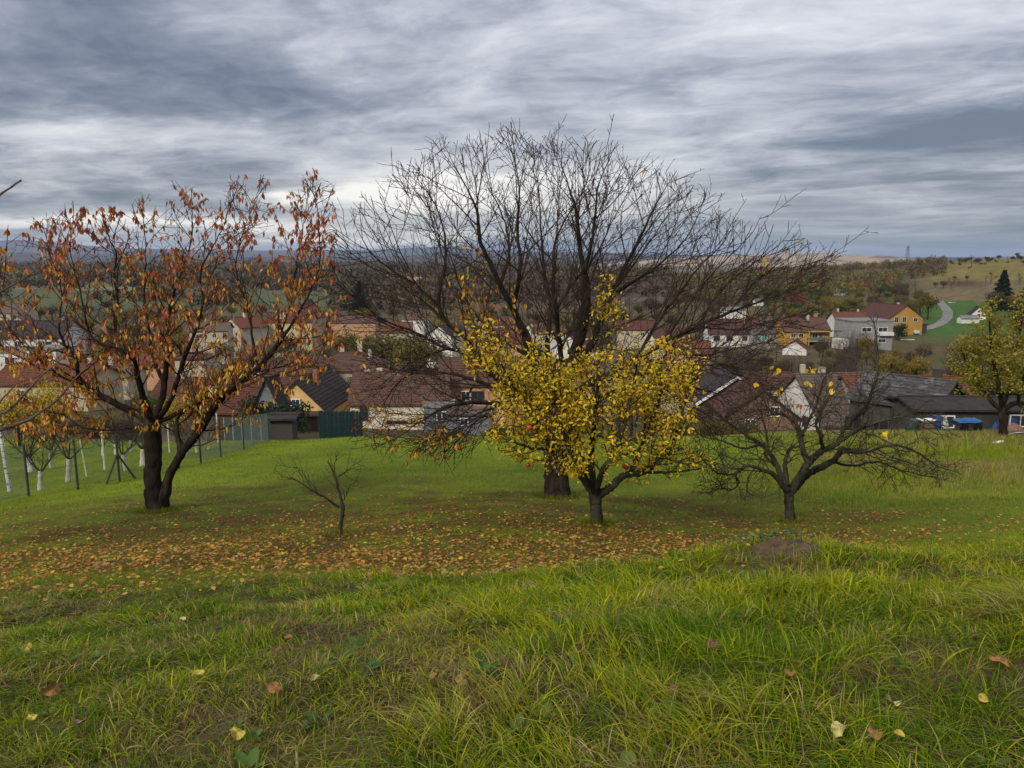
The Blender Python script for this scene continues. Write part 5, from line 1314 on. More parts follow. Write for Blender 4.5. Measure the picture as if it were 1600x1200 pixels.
def power_pole(u, vt, D, label, double=True, vb=None):
    p = at(u, 600, D); g_ = gz(p.x, p.y); h = EYE + sl(vt) * D - g_; r = empty('power_pole', (p.x, p.y, g_)); tag(r, label, 'power pole')
    wd = basic('tarred_pole_wood', (.06, .055, .05), (.035, .03, .028), 3)
    MB().tube((0, 0, -.3), (0, 0, h), .15, .11, 8).build('mast', wd, r)
    if double: MB().tube((.6, 0, -.3), (.12, 0, h - .5), .15, .11, 8).build('strut', wd, r)
    MB().box((0, 0, h - .35), (1.5, .1, .1)).build('crossarm', wd, r)
    for x in (-.65, 0, .65): MB().lathe([(.05, 0), (.06, .08), (.03, .16)], (x, 0, h - .29), 7).build('insulator', M_cap, r)
    return Vector((p.x, p.y, g_ + h - .15))
pA = power_pole(463, 545, 105, 'dark double power pole between the red hall and yellow gable')
pB = power_pole(340, 538, 150, 'slim power pole behind the cherry, above the cream block', False)
pC = power_pole(700, 560, 112, 'power pole behind the bungalow roof among the bare twigs', False)
pD = power_pole(1211, 548, 150, 'slim power pole below the ochre house on the right slope', False)
def cable(a, b, label):
    o = Vector(a); m = MB(); n = 12; pts = [Vector(a).lerp(Vector(b), i / n) - Vector((0, 0, 4 * (i / n) * (1 - i / n) * 1.4)) for i in range(n + 1)]
    for p, q in zip(pts[:-1], pts[1:]): m.tube(p - o, q - o, .035, n=4)
    c = m.build('power_cable', basic('pale_cable', (.16, .15, .14))); c.location = o; tag(c, label, 'cable')
cable(pA, pB, 'power cable running left from the double pole towards the cream block')
cable(pA, pC, 'power cable running right from the double pole behind the chimneys')
def pylon():
    c = at(1416, 420, 2300); zt = EYE + sl(384) * 2300; zb = -34; H = zt - zb; r = empty('pylon', (c.x, c.y, zb)); tag(r, 'faint lattice pylon on the skyline above the right hill', 'pylon')
    m = MB(); k = 9
    for s in ((-1, -1), (1, -1), (1, 1), (-1, 1)): m.tube((s[0] * 7, s[1] * 7, 0), (s[0] * 1.2, s[1] * 1.2, H), .5, .4, 4)
    for i in range(12):
        z0, z1 = H * i / 12, H * (i + 1) / 12; w0, w1 = 7 - 5.8 * i / 12, 7 - 5.8 * (i + 1) / 12
        m.tube((-w0, -w0, z0), (w1, -w1, z1), .28, n=4); m.tube((w0, -w0, z0), (-w1, -w1, z1), .28, n=4)
    tag(m.build('lattice_mast', M_darkmetal, r), kind='stuff')
    for z, w_ in ((H * .80, 11), (H * .90, 8)): MB().tube((-w_, 0, z), (w_, 0, z), .4, n=4).build('crossarm', M_darkmetal, r)
pylon()
p_ = hit(1418, 532, 150, 300)
o = MB().box((0, 0, .25), (3.6, .3, .25)).build('felled_trunk', M_pale_pole); o.location = p_; o.rotation_euler = (0, 0, R(-10)); tag(o, 'long pale beam lying on the green bank below the gravel road', 'beam')
# ------------------------------------------------------------ trees of the village and the slope
def leafy_proto(name, H, Wd, nleaf, size, pal, seed, trunk_h=.3, conifer=False, clump=26, mat=None):
    rng = np.random.default_rng(seed); w = Wood(seed)
    root = empty(name, (0, 0, 0))
    if conifer:
        w.tube([Vector((0, 0, -.3)), Vector((0, 0, H * .5)), Vector((0, 0, H * .97))], [.03 * H, .018 * H, .003 * H], 7)
        z = rng.random(nleaf) ** 1.35; r = (1 - z) * Wd / 2 * (.75 + .35 * rng.random(nleaf)) ; a = rng.random(nleaf) * 6.28
        lay = (np.sin(z * 60) * .5 + .5)[:]
        r = r * (.55 + .45 * lay) * np.sqrt(rng.random(nleaf)) ** .4
        P = np.stack([r * np.cos(a), r * np.sin(a), H * .06 + z * H * .94 - r * .2], 1)
        A = np.stack([np.cos(a), np.sin(a), -.35 + 0 * a], 1) + rng.normal(0, .3, (nleaf, 3)); N = rng.normal(0, .5, (nleaf, 3)); N[:, 2] += 1
    else:
        w.tube([Vector((0, 0, -.3)), Vector((.1, 0, H * trunk_h * .6)), Vector((0, .1, H * .62))], [.028 * H, .022 * H, .01 * H], 8)
        par = []
        for i in range(7):
            aa = i * 2.4 + w.r.random(); g = w.grow(Vector((0, 0, H * w.r.uniform(trunk_h * .7, .5))), Vector((math.cos(aa), math.sin(aa), 1.1)), H * .45, .012 * H, .02, H * .07, .1, .03)
            w.tube(g[0], g[1], 5); par.append((g[0], g[1], 0))
        w.ramify(par, H * .05, (H * .1, H * .25), (.5, 1), .03, .014, H * .05, .1, .04, sides=3)
        cn = rng.normal(0, 1, (clump, 3)); cn /= np.linalg.norm(cn, axis=1)[:, None]; cn *= (rng.random(clump) ** .45)[:, None]
        cn = cn * np.array((Wd / 2, Wd / 2, H * (1 - trunk_h) / 2)) * .78 + np.array((0, 0, H * (1 + trunk_h) / 2))
        ci = rng.integers(0, clump, nleaf); cr = rng.uniform(.10, .24, clump) * Wd
        off = rng.normal(0, 1, (nleaf, 3)); off /= np.linalg.norm(off, axis=1)[:, None]; off *= (rng.random(nleaf) ** .4)[:, None]
        P = cn[ci] + off * cr[ci][:, None] * np.array((1, 1, .75))
        A = rng.normal(0, 1, (nleaf, 3)); N = rng.normal(0, 1, (nleaf, 3)) + off * 1.0
    L = rng.uniform(.6, 1.3, nleaf) * size; W = L * rng.uniform(.5, .9, nleaf)
    C = palette(rng, pal, nleaf, .25)
    mobj('trunk', w.mesh('trunk'), BARK, root)
    mobj('crown', blades('crown', P, N, L, W, A, C, .15), LEAFMAT, root)
    return root
def bare_proto(name, H, Wd, seed, rt=.014, dens=1.0, base_branches=9):
    w = Wood(seed); root = empty(name, (0, 0, 0))
    g0 = w.grow(Vector((0, 0, -.3)), Vector((0, 0, 1)), H * .75, .024 * H, .02, H * .06, .04, .05); w.tube(g0[0], g0[1], 7)
    nt = len(w.V)
    ins = lambda p: (p.x / (Wd / 2)) ** 2 + (p.y / (Wd / 2)) ** 2 + ((p.z - H * .56) / (H * .46)) ** 2 < 1
    par = w.ramify([(g0[0], g0[1], 0)], H * .045, (H * .3, H * .5), (.4, 1.0), .012 * H, rt * 1.2, H * .05, .07, .09, start=.22, sides=4, inside=ins, taper=.4)
    l1 = w.ramify(par, H * .04 / dens, (H * .1, H * .26), (.4, .9), .03, rt, H * .04, .08, .06, start=.15, sides=3, inside=ins)
    w.ramify(l1, H * .035 / dens, (H * .04, H * .13), (.4, .9), rt * 1.1, rt * .8, H * .03, .08, .05, start=.1, sides=3)
    a = Wood(0); a.V = w.V[:nt]; a.T = w.T[:nt]; n = sum(len(v) for v in a.V)
    b = Wood(0); b.V = w.V[nt:]; b.T = [t - n for t in w.T[nt:]]
    mobj('trunk', a.mesh('trunk'), BARK, root); mobj('crown', b.mesh('crown'), basic('far_twigs', (.075, .052, .042), (.048, .034, .028), .4), root)
    return root
OLIVE = [(.10, .095, .02), (.13, .115, .022), (.075, .075, .018), (.15, .115, .025)]
OCHRE = [(.24, .17, .025), (.18, .14, .025), (.28, .18, .03), (.13, .11, .025)]
YELLOW = [(.42, .30, .02), (.34, .26, .022), (.48, .32, .03)]
RUST = [(.20, .07, .022), (.15, .055, .022), (.25, .10, .03)]
BROWN = [(.085, .058, .034), (.11, .07, .038), (.065, .047, .03), (.10, .075, .035)]
DGREEN = [(.018, .034, .014), (.026, .046, .018), (.012, .026, .012)]
GREEN = [(.05, .08, .018), (.07, .10, .02), (.04, .065, .018)]
PROTO = {
    'bare': [bare_proto('bare_tree', 8.5, 7, 101), bare_proto('bare_tree', 7.5, 6.5, 102), bare_proto('bare_tree', 9.5, 6, 103)],
    'brown': [leafy_proto('brown_tree', 7.5, 6.5, 2600, .26, BROWN, 111), leafy_proto('brown_tree', 6.5, 7, 2600, .26, BROWN, 112)],
    'olive': [leafy_proto('olive_tree', 8, 7, 3000, .27, OLIVE, 121), leafy_proto('olive_tree', 7, 7.5, 3000, .27, OLIVE, 122)],
    'ochre': [leafy_proto('ochre_tree', 7.5, 6.5, 2800, .25, OCHRE, 131), leafy_proto('ochre_tree', 6.5, 6, 2800, .25, OCHRE, 132)],
    'yellow': [leafy_proto('yellow_tree', 7, 6.5, 2400, .22, YELLOW, 191, clump=34)],
    'rust': [leafy_proto('rust_tree', 7.5, 7, 2600, .26, RUST, 141)],
    'conifer': [leafy_proto('conifer', 11, 9.5, 6500, .50, DGREEN, 151, conifer=True), leafy_proto('conifer', 9, 5, 4200, .40, DGREEN, 152, conifer=True)],
    'bush': [leafy_proto('bush', 2.6, 4.2, 1800, .17, BROWN, 161, trunk_h=.0), leafy_proto('bush', 2.4, 4.0, 1800, .17, OLIVE, 162, trunk_h=.0)],
    'evergreen': [leafy_proto('evergreen_bush', 3.4, 4.2, 2200, .18, DGREEN, 171, trunk_h=.0)],
    'green': [leafy_proto('green_tree', 7, 6.5, 2800, .25, GREEN, 181)],
}
LABELS = {'yellow': 'bright yellow tree behind the fence', 'bare': 'bare brown tree among the village houses', 'brown': 'tree with withered brown leaves among the village gardens', 'olive': 'olive green leafy tree beyond the lawn', 'ochre': 'ochre yellow tree beyond the lawn',
          'rust': 'rust red tree beyond the lawn', 'conifer': 'dark green conifer beyond the lawn', 'bush': 'low brownish bush in the village gardens', 'evergreen': 'dark evergreen bush in the village gardens', 'green': 'green leafy tree beyond the lawn'}
GROUPS = {k: v.replace(' tree', ' trees').replace(' bush', ' bushes').replace(' conifer', ' conifers') for k, v in LABELS.items()}
USED = set(); CAT = {'bush': 'bush', 'evergreen': 'bush'}
SHORT = {'yellow': 'bright yellow tree', 'bare': 'bare brown tree', 'brown': 'withered brown tree', 'olive': 'olive green tree', 'ochre': 'ochre yellow tree', 'rust': 'rust red tree', 'conifer': 'dark conifer', 'bush': 'low brownish bush', 'evergreen': 'dark evergreen bush', 'green': 'green leafy tree'}
VARI = [', small and thin', ', of middling size', ', larger and fuller']
def plant(kind, x, y, s=1.0, label=None, sz=None, zone=None):
    ps = PROTO[kind]; i = rnd.randrange(len(ps)) if label is None else 0; p = ps[i]
    if (kind, i) in USED: p = copy_tree(p)
    USED.add((kind, i))
    p.location = (x, y, gz(x, y) - .1); p.rotation_euler = (0, 0, rnd.uniform(0, 6.28)); p.scale = (s, s, s * (sz or rnd.uniform(.88, 1.12)))
    if zone: tag(p, SHORT[kind] + ' ' + zone, CAT.get(kind, 'tree'), (SHORT[kind] + 's ').replace('bushs', 'bushes') + zone)
    else:
        tag(p, label or LABELS[kind], CAT.get(kind, 'tree'))
        if 'group' in p: del p['group']
    return p
def plant_px(kind, u, vtop, D, label=None, wide=1.0):
    """a tree at distance D whose top shows at row vtop"""
    p = at(u, 600, D); g_ = gz(p.x, p.y); H0 = {'bare': 8.5, 'brown': 7.5, 'olive': 8, 'ochre': 7.5, 'rust': 7.5, 'conifer': 11, 'bush': 2.6, 'evergreen': 3.4, 'green': 7, 'yellow': 7}[kind]
    h = EYE + sl(vtop) * D - g_; s = max(.3, h / H0)
    o = plant(kind, p.x, p.y, s, label, 1.0); o.scale = (s * wide, s * wide, s); return o
for a in [('conifer', 1552, 422, 330, 'broad dark conifer on the slope right of the gravel road'), ('conifer', 1597, 425, 300, 'dark conifer cut off by the right edge, above the ochre treetop', 1.1), ('conifer', 566, 438, 420, 'slim dark conifer in the valley woods left of the bare tree'),
          ('evergreen', 1398, 502, 222, 'round dark green bush beside the ochre gabled house'), ('rust', 1238, 452, 330, 'rust red tree above the ochre house, right of the bare crown'),
          ('olive', 600, 512, 150, 'wide olive tree above the bungalow roof', 1.5), ('olive', 655, 520, 142, 'olive tree touching the wide olive tree on its right', 1.3), ('olive', 545, 515, 175, 'olive tree behind the cream chimneys'),
          ('ochre', 577, 478, 330, 'yellow tree beneath the slim dark conifer'), ('ochre', 1290, 458, 300, 'ochre tree above the bright orange roof'), ('ochre', 1330, 462, 330, 'second ochre tree above the bright orange roof, nearer the big gable'), ('ochre', 1352, 545, 150, 'yellow bush like tree before the grey flat roofed house'),
          ('rust', 1418, 560, 120, 'orange brown tree behind the orange roofed barn'), ('olive', 1440, 455, 300, 'olive tree left of the gravel road bend'), ('ochre', 1428, 462, 320, 'yellowing tree on the uphill side of the gravel road'),
          ('bare', 1500, 395, 560, 'lone bare tree standing in the meadow below the ridge', .8), ('evergreen', 400, 612, 78, 'dark evergreen bush before the dark red hall, left of the turret'), ('evergreen', 452, 618, 76, 'dark evergreen bush between the turret and the yellow gable'),
          ('green', 560, 575, 108, 'green bush like tree between the two brown roofs', .7), ('green', 230, 610, 75, 'green tree behind the cherry trunk', 1.0), ('yellow', 75, 588, 46, 'bright yellow small tree left behind the fence', .8), ('yellow', 20, 600, 44, 'bright yellow small tree at the left edge behind the fence', .8), ('yellow', 270, 615, 60, 'small yellow tree between the cherry stems', .9),
          ('green', 475, 540, 130, 'green tree beside the double power pole'), ('evergreen', 1590, 555, 60, 'dark bush behind the ochre tree at the right edge')]:
    plant_px(*a)
# shrubs and trees scattered through gardens, woods on the slope
def blocked(u, D, r_px, top):
    for hu, hD, hw, ve, _ in HOUSES:
        if D < hD + 3 and abs(u - hu) < hw + r_px and top < ve + 4 and hD - D < 75: return True
        if abs(D - hD) < 7 and abs(u - hu) < hw + 3: return True
    return False
zones = [  # u0, u1, D0, D1, n, kinds, scale
    (-80, 480, 98, 240, 115, 'bare bare brown olive ochre bare', (.6, .95)), (480, 1120, 100, 240, 120, 'bare bare bare brown olive bush', (.55, .9)),
    (-80, 700, 240, 430, 70, 'bare brown olive bare brown ochre', (.8, 1.2)), (700, 1200, 240, 420, 80, 'bare bare brown olive brown', (.8, 1.25)),
    (1090, 1330, 92, 175, 75, 'bare bare brown bush bare', (.5, .8)), (1330, 1640, 82, 190, 100, 'bare brown bare ochre bare bush', (.5, .85)),
    (1180, 1460, 250, 420, 60, 'olive brown ochre bare olive green', (.6, 1.1)), (1150, 1450, 300, 420, 30, 'brown olive', (.8, 1.1)), (1500, 1680, 200, 330, 26, 'brown ochre brown bare', (.8, 1.3)),
    (1470, 1700, 610, 700, 26, 'brown bare olive', (.5, .8)), (1420, 1700, 590, 690, 60, 'bush brown bush', (.6, .9)), (1440, 1620, 300, 560, 24, 'bush brown bush bare', (.5, .85)), (-60, 400, 56, 84, 30, 'bush bare ochre bare', (.5, .8)), (700, 1120, 66, 92, 40, 'bush bare bare', (.5, .8)), (1100, 1340, 56, 66, 8, 'bush', (.5, .7))]
ZL = ['in the gardens behind the orange cherry', 'in the gardens hidden by the bare crown', 'in the valley beyond the left village', 'in the valley behind the tall bare tree', 'on the bank below the ochre house', 'in the thicket above the orange roofed barn',
      'behind the ochre gabled house', 'on the scrubby slope', 'on the slope behind the ochre treetop', 'along the meadow ridge', 'in the hedge along the meadow ridge', 'dotted over the dry meadow', 'just beyond the orchard fence', 'between the bungalow and the yellow tree', 'behind the spreading plum']
for zz in zones:
    (u0, u1, D0, D1, n, kinds, sc) = zz
    ks = kinds.split(); k = 0; tries = 0
    while k < n and tries < n * 12:
        tries += 1
        u = rnd.uniform(u0, u1); D = math.sqrt(rnd.uniform(D0 ** 2, D1 ** 2)) if D1 / D0 > 1.3 else rnd.uniform(D0, D1)
        kind = rnd.choice(ks); s = rnd.uniform(*sc); p = at(u, 600, D); g_ = gz(p.x, p.y); H = (2.6 if kind == 'bush' else 8) * s
        top = 600 - F * math.tan(TH + math.atan2(g_ + H - EYE, D))
        if blocked(u, D, 3 * s * F / D, top): continue
        if D > 150 and seg_dist(np.array([p.x]), np.array([p.y]), ROADPTS)[0] < 6: continue
        if 1370 < u < 1500 and D < 260 and top < 532: continue
        if 1370 < u < 1500 and 260 <= D < 420 and top < 500 and u > 1455: continue
        if 1420 < u < 1520 and 240 < D < 420 and top < 540 and abs(u - 1475) < 45: continue
        plant(kind, p.x, p.y, s, zone=ZL[zones.index(zz)]); k += 1

for _k, _ps in PROTO.items():        # kinds of tree that found no place
    for _i, _p in enumerate(_ps):
        if (_k, _i) not in USED:
            for _c in list(_p.children): bpy.data.objects.remove(_c)
            bpy.data.objects.remove(_p)

# ------------------------------------------------------------ the far woods, too many to count
def woods():
    rng = np.random.default_rng(77); n = 26000
    D = np.exp(rng.uniform(math.log(440), math.log(3600), n)); u = rng.uniform(-150, 1750, n)
    x = (u - 800) / F * D * 1.01; g = ground(x, D)
    ok = fbm(x / 260, D / 260, 4, 61) > .43
    ok &= ~((u > 1060) & (u < 1450) & (D < 860))
    ok &= ~((u < 520) & (D > 430) & (D < 760) & (u + 0 * D > -200)) | (fbm(x / 60, D / 60, 2, 66) > .72)
    ok &= ~((u > 1430) & (D < 1000))
    line = np.abs(np.mod(np.log(D) * 3.1 + u * .0016, 1.0) - .5) < .035
    ok |= line & (D > 760) & (u < 1100)
    ok &= ~((u > 1040) & (D < 2200))
    ok &= ~((u > 930) & (D > 1200) & (rng.random(n) > .15))
    x, D, g, u = x[ok], D[ok], g[ok], u[ok]; n = len(x); m = 12; print('woods', n)
    S = np.clip(D / 600, 1, 2.2)
    H = rng.uniform(5, 10, n) * S ** .4; Wd = rng.uniform(3.5, 7, n) * S
    pal = np.array([(.095, .068, .045), (.075, .06, .036), (.11, .08, .045), (.095, .085, .032), (.15, .105, .035), (.05, .055, .026), (.09, .064, .048)])
    c0 = pal[(fbm(x / 90, D / 90, 3, 64) * 9 + rng.random(n) * 2.5).astype(int) % len(pal)]
    off = rng.normal(0, 1, (n, m, 3)); off /= np.linalg.norm(off, axis=2)[:, :, None]; off *= rng.random((n, m, 1)) ** .33
    C = np.stack([x, D, g + H * .55], 1)[:, None, :] + off * np.stack([Wd / 2, Wd / 2, H * .5], 1)[:, None, :]
    sz = (Wd * .20)[:, None, None]
    a = rng.normal(0, 1, (n, m, 3)); b = rng.normal(0, 1, (n, m, 3)); a[..., 2] = np.abs(a[..., 2]) * 1.2
    V = np.stack([C - a * sz * .6, C + b * sz * .7, C + a * sz * .9, C - b * sz * .7], 2).reshape(-1, 3)
    q = np.arange(n * m) * 4
    T = np.concatenate([np.stack([q, q + 1, q + 2], 1), np.stack([q, q + 2, q + 3], 1)])
    cc = np.repeat(c0, m * 4, axis=0) * np.repeat(rng.uniform(.7, 1.3, n * m), 4)[:, None]
    tag(mobj('woodland', npmesh('woodland', V, T, cc), vcol('woodland_mix', rough=1, spec=0, var=.2, vscale=.05)), 'brown autumn woods filling the valley', 'woods', kind='stuff')
woods()
def slope_wood():
    rng = np.random.default_rng(78); n = 1500; m = 46
    D = rng.uniform(400, 780, n); u = rng.uniform(1040, 1462, n); x = (u - 800) / F * D * 1.01; g = ground(x, D)
    ok = (fbm(x / 45, D / 45, 3, 68) > .36) & ~((u > 1400) & (D < 520)); x, D, g, u = x[ok], D[ok], g[ok], u[ok]; n = len(x)
    H = rng.uniform(3.2, 7.5, n); Wd = rng.uniform(3.5, 7, n)
    pal = np.array([(.10, .072, .045), (.085, .08, .032), (.12, .10, .035), (.10, .10, .03), (.16, .12, .035), (.07, .075, .028), (.13, .075, .04), (.075, .055, .04)])
    c0 = pal[(fbm(x / 50, D / 50, 3, 64) * 10 + rng.random(n) * 3).astype(int) % len(pal)]
    off = rng.normal(0, 1, (n, m, 3)); off /= np.linalg.norm(off, axis=2)[:, :, None]; off *= rng.random((n, m, 1)) ** .4
    C = np.stack([x, D, g + H * .52], 1)[:, None, :] + off * np.stack([Wd / 2, Wd / 2, H * .5], 1)[:, None, :]
    a = rng.normal(0, 1, (n, m, 3)); b = rng.normal(0, 1, (n, m, 3)); a[..., 2] = np.abs(a[..., 2]) * 1.3; sz = (Wd * .11)[:, None, None]
    V = np.stack([C - a * sz * .6, C + b * sz * .7, C + a * sz * .9], 2).reshape(-1, 3); q = np.arange(n * m) * 3
    cc = np.repeat(c0, m * 3, axis=0) * np.repeat(rng.uniform(.65, 1.4, n * m), 3)[:, None]
    tag(mobj('woodland', npmesh('woodland', V, np.stack([q, q + 1, q + 2], 1), cc), MATS['woodland_mix']), 'olive and brown scrub wood covering the slope above the ochre houses', 'woods', kind='stuff')
slope_wood()

# ---- the ochre tree at the right edge, nearer than the village
def ochre_tree():
    base = hit(1567, 682, 20, 45); D = base.y; w = Wood(91)
    env = [(1500, 640), (1498, 590), (1485, 560), (1500, 520), (1520, 490), (1548, 470), (1580, 468), (1625, 462), (1690, 500), (1710, 560), (1700, 620), (1640, 640), (1580, 650), (1530, 650)]
    ins = envelope(env, D, 4)
    T = lambda rows, **k: traced(w, D, rows, **k)
    T([(1568, 686, 0, .26), (1567, 678, 0, .22), (1568, 660, 0, .20), (1566, 645, 0, .20), (1565, 636, 0, .16)], sides=12, wob=.02)
    for rows in ([(1565, 640, 0, .15), (1550, 628, 0, .12), (1530, 600, .3, .09), (1512, 570, .4, .05), (1500, 540, .4, .02)], [(1566, 642, 0, .15), (1585, 630, -.2, .13), (1605, 628, -.3, .11), (1640, 600, -.4, .08), (1680, 560, -.4, .03)],
                 [(1566, 636, 0, .14), (1560, 600, -.8, .11), (1550, 550, -1.2, .07), (1545, 490, -1.4, .03)], [(1566, 636, 0, .14), (1580, 590, .8, .11), (1590, 540, 1.2, .07), (1600, 480, 1.3, .03)], [(1590, 630, -.2, .09), (1600, 590, -1.2, .07), (1630, 520, -1.6, .03)],
                 [(1590, 629, -.2, .09), (1600, 640, -.5, .08), (1612, 655, -.7, .05), (1625, 650, -.8, .03)]):
        T(rows)
    nth = len(w.V)
    l1 = w.ramify(w.paths[1:], .30, (1.0, 2.2), (.5, 1.1), .03, .01, .25, .1, .03, start=.2, sides=4, inside=ins)
    l2 = w.ramify(l1, .28, (.4, 1.0), (.5, 1.1), .014, .008, .2, .12, .03, start=.1, sides=3, inside=ins)
    root = empty('ochre_tree', base); tag(root, 'leafy ochre yellow tree cut off by the right edge, standing on the lawn', 'tree')
    two_meshes(root, w, nth, BARK, TWIG, base)
    rng = np.random.default_rng(19); P = []
    for pts, rad, lv in l1 + l2:
        for i in range(1, len(pts)):
            for _ in range(13 if lv > 1 else 8): P.append(tuple(pts[i] + Vector(rng.normal(0, .13, 3))))
    P = np.array(P); n = len(P); print('ochre leaves', n)
    A = rng.normal(0, 1, (n, 3)); N = rng.normal(0, 1, (n, 3)); N[:, 2] += .5; L = rng.uniform(.09, .16, n); W = L * .65
    pal = [(.25, .22, .020), (.18, .18, .022), (.34, .27, .025), (.13, .14, .022), (.28, .20, .022)]
    C = palette(rng, pal, n, .2)
    tag(mobj('foliage', blades('foliage', P - np.array(tuple(base)), N, L, W, A, C, .2), LEAFMAT, root), kind='stuff')
ochre_tree()
# ------------------------------------------------------------ grass and fallen leaves
def grass_mesh(name, x, y, h, wd, lean, az, bend, C, segs, parent=None, label=None):
    n = len(x); z = ground(x, y); root = np.stack([x, y, z - .01], 1)
    lx = np.stack([np.cos(az), np.sin(az), 0 * az], 1); sx = np.stack([-np.sin(az + bend), np.cos(az + bend), 0 * az], 1)
    V = []; ss = np.linspace(0, 1, segs + 1)
    for i, s in enumerate(ss):
        c = root + np.array((0, 0, 1.0)) * (h * s * (1 - .45 * lean * s * s))[:, None] + lx * (h * lean * (.25 * s + .75 * s * s))[:, None]
        wv = sx * (wd * (1 - s ** 1.6) * .5)[:, None]
        if i < segs: V += [c - wv, c + wv]
        else: V += [c]
    k = 2 * segs + 1
    V = np.stack(V, 1).reshape(-1, 3)
    T = []
    for i in range(segs - 1): a = 2 * i; T += [(a, a + 1, a + 3), (a, a + 3, a + 2)]
    a = 2 * (segs - 1); T += [(a, a + 1, a + 2)]
    T = (np.arange(n)[:, None, None] * k + np.array(T)[None]).reshape(-1, 3)
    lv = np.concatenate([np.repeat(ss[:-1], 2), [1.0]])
    # blades are paler towards the tip
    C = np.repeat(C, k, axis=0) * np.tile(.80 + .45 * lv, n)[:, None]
    return tag(mobj(name, npmesh(name, V, T, C, smooth=True), GRASSMAT), label, 'grass', kind='stuff')
GRASSMAT = vcol('grass_blade', rough=.8, translucent=.30, spec=.04, var=.25, vscale=1.3)

def colour_of(x, y, rng, n, near):
    g = np.array([(.060, .118, .005), (.100, .165, .006), (.150, .205, .007), (.225, .255, .008), (.32, .30, .012)])
    dry = np.array([(.26, .21, .06), (.19, .14, .05), (.32, .27, .10), (.14, .085, .035)])
    f1 = fbm(x * .6, y * .6, 4, 81); f2 = fbm(x * 2.2, y * 2.2, 3, 83)
    t = x / np.maximum(y, 2)
    idx = np.clip((f1 * .5 + f2 * .5 + rng.normal(0, .16, n)) * 9 - 2.4, 0, 4).astype(int)
    c = g[idx]
    pd = np.clip((f2 - .56) * 2.4, 0, .5) * (1.0 if near else .25) + .03 + np.clip(-t * .3, 0, .15) * near
    if not near: pd = pd + np.clip((t - .28) * 3, 0, 1) * np.clip((y - 14) / 8, 0, 1) * .75 * (fbm(x * .3, y * .3, 3, 87) > .40)
    m = rng.random(n) < pd
    c = np.where(m[:, None], dry[rng.integers(0, 4, n)], c)
    return c * (1 + rng.uniform(-.2, .2, (n, 1)))

def near_grass():
    rng = np.random.default_rng(91)
    # tufts, thick near the camera, thinning where old thatch lies bare
    nt = 15500
    y = np.where(rng.random(nt) < .5, np.sqrt(rng.uniform(1.6 ** 2, 7.4 ** 2, nt)), rng.uniform(1.7, 5.0, nt)); t = rng.uniform(-.80, .80, nt); x = t * (y + 1.3)
    bare = fbm(x * 1.1, y * 1.1, 4, 71)
    keep = rng.random(nt) < np.clip((.78 - bare) * 6, .45, 1)
    md = np.exp(-(((x - MOUND.x - .10) / .34) ** 2 + ((y - MOUND.y + .26) / .18) ** 2))
    keep &= rng.random(nt) > md * 1.3
    x, y = x[keep], y[keep]; nt = len(x)
    tall = (.15 + 1.0 * fbm(x * .8, y * .8, 3, 73) + .9 * np.clip(fbm(x * 2.6, y * 2.6, 3, 76) - .3, 0, 1)) * np.where(fbm(x * 1.7, y * 1.7, 2, 75) > .66, 1.35, 1)
    tall *= .80 + .35 * np.clip(x / 3, -.6, 1)
    edge = np.clip((7.4 - y) / 1.2, .25, 1)
    k = rng.integers(7, 15, nt); ti = np.repeat(np.arange(nt), k); n = len(ti)
    a = rng.random(n) * 6.283; r = np.abs(rng.normal(0, .035, n)) + .005
    bx = x[ti] + r * np.cos(a); by = y[ti] + r * np.sin(a)
    h = rng.uniform(.045, .15, n) * tall[ti] * edge[ti]; 
    lean = np.clip(rng.normal(.95, .45, n), .05, 2.0) ; az = a + rng.normal(0, .6, n)
    wind = fbm(bx * .7, by * .7, 2, 77) * 6.28; az = np.where(rng.random(n) < .35, wind, az)
    wd = rng.uniform(.0028, .0085, n) * np.clip(by / 3.0, .9, 1.5)
    C = colour_of(x, y, rng, nt, True)[ti] * (1 + rng.uniform(-.22, .22, (n, 1)))
    odd = rng.random(n) < .06; C[odd] = np.array((.34, .29, .10)) * rng.uniform(.6, 1.2, (odd.sum(), 1))
    print('near blades', n)
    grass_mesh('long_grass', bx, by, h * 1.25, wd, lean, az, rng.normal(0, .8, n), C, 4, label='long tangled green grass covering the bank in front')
    # flattened thatch under it
    n = 72000; y = np.where(rng.random(n) < .5, np.sqrt(rng.uniform(1.5 ** 2, 7.6 ** 2, n)), rng.uniform(1.6, 4.6, n)); x = rng.uniform(-.8, .8, n) * (y + 1.3)
    f = fbm(x * 1.1, y * 1.1, 4, 71); cc = np.where((rng.random(n) < np.clip((f - .44) * 4, .12, .8))[:, None], np.array((.20, .14, .06)), np.array((.10, .12, .02)))
    mdt = np.exp(-(((x - MOUND.x - .10) / .34) ** 2 + ((y - MOUND.y + .26) / .18) ** 2)); kk = rng.random(n) > mdt * 1.1
    cc = cc * rng.uniform(.5, 1.35, (n, 1))
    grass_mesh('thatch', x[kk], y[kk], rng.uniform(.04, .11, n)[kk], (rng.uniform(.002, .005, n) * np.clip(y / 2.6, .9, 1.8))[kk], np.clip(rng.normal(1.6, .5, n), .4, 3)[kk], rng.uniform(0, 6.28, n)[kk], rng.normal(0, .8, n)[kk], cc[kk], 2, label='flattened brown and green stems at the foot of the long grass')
near_grass()
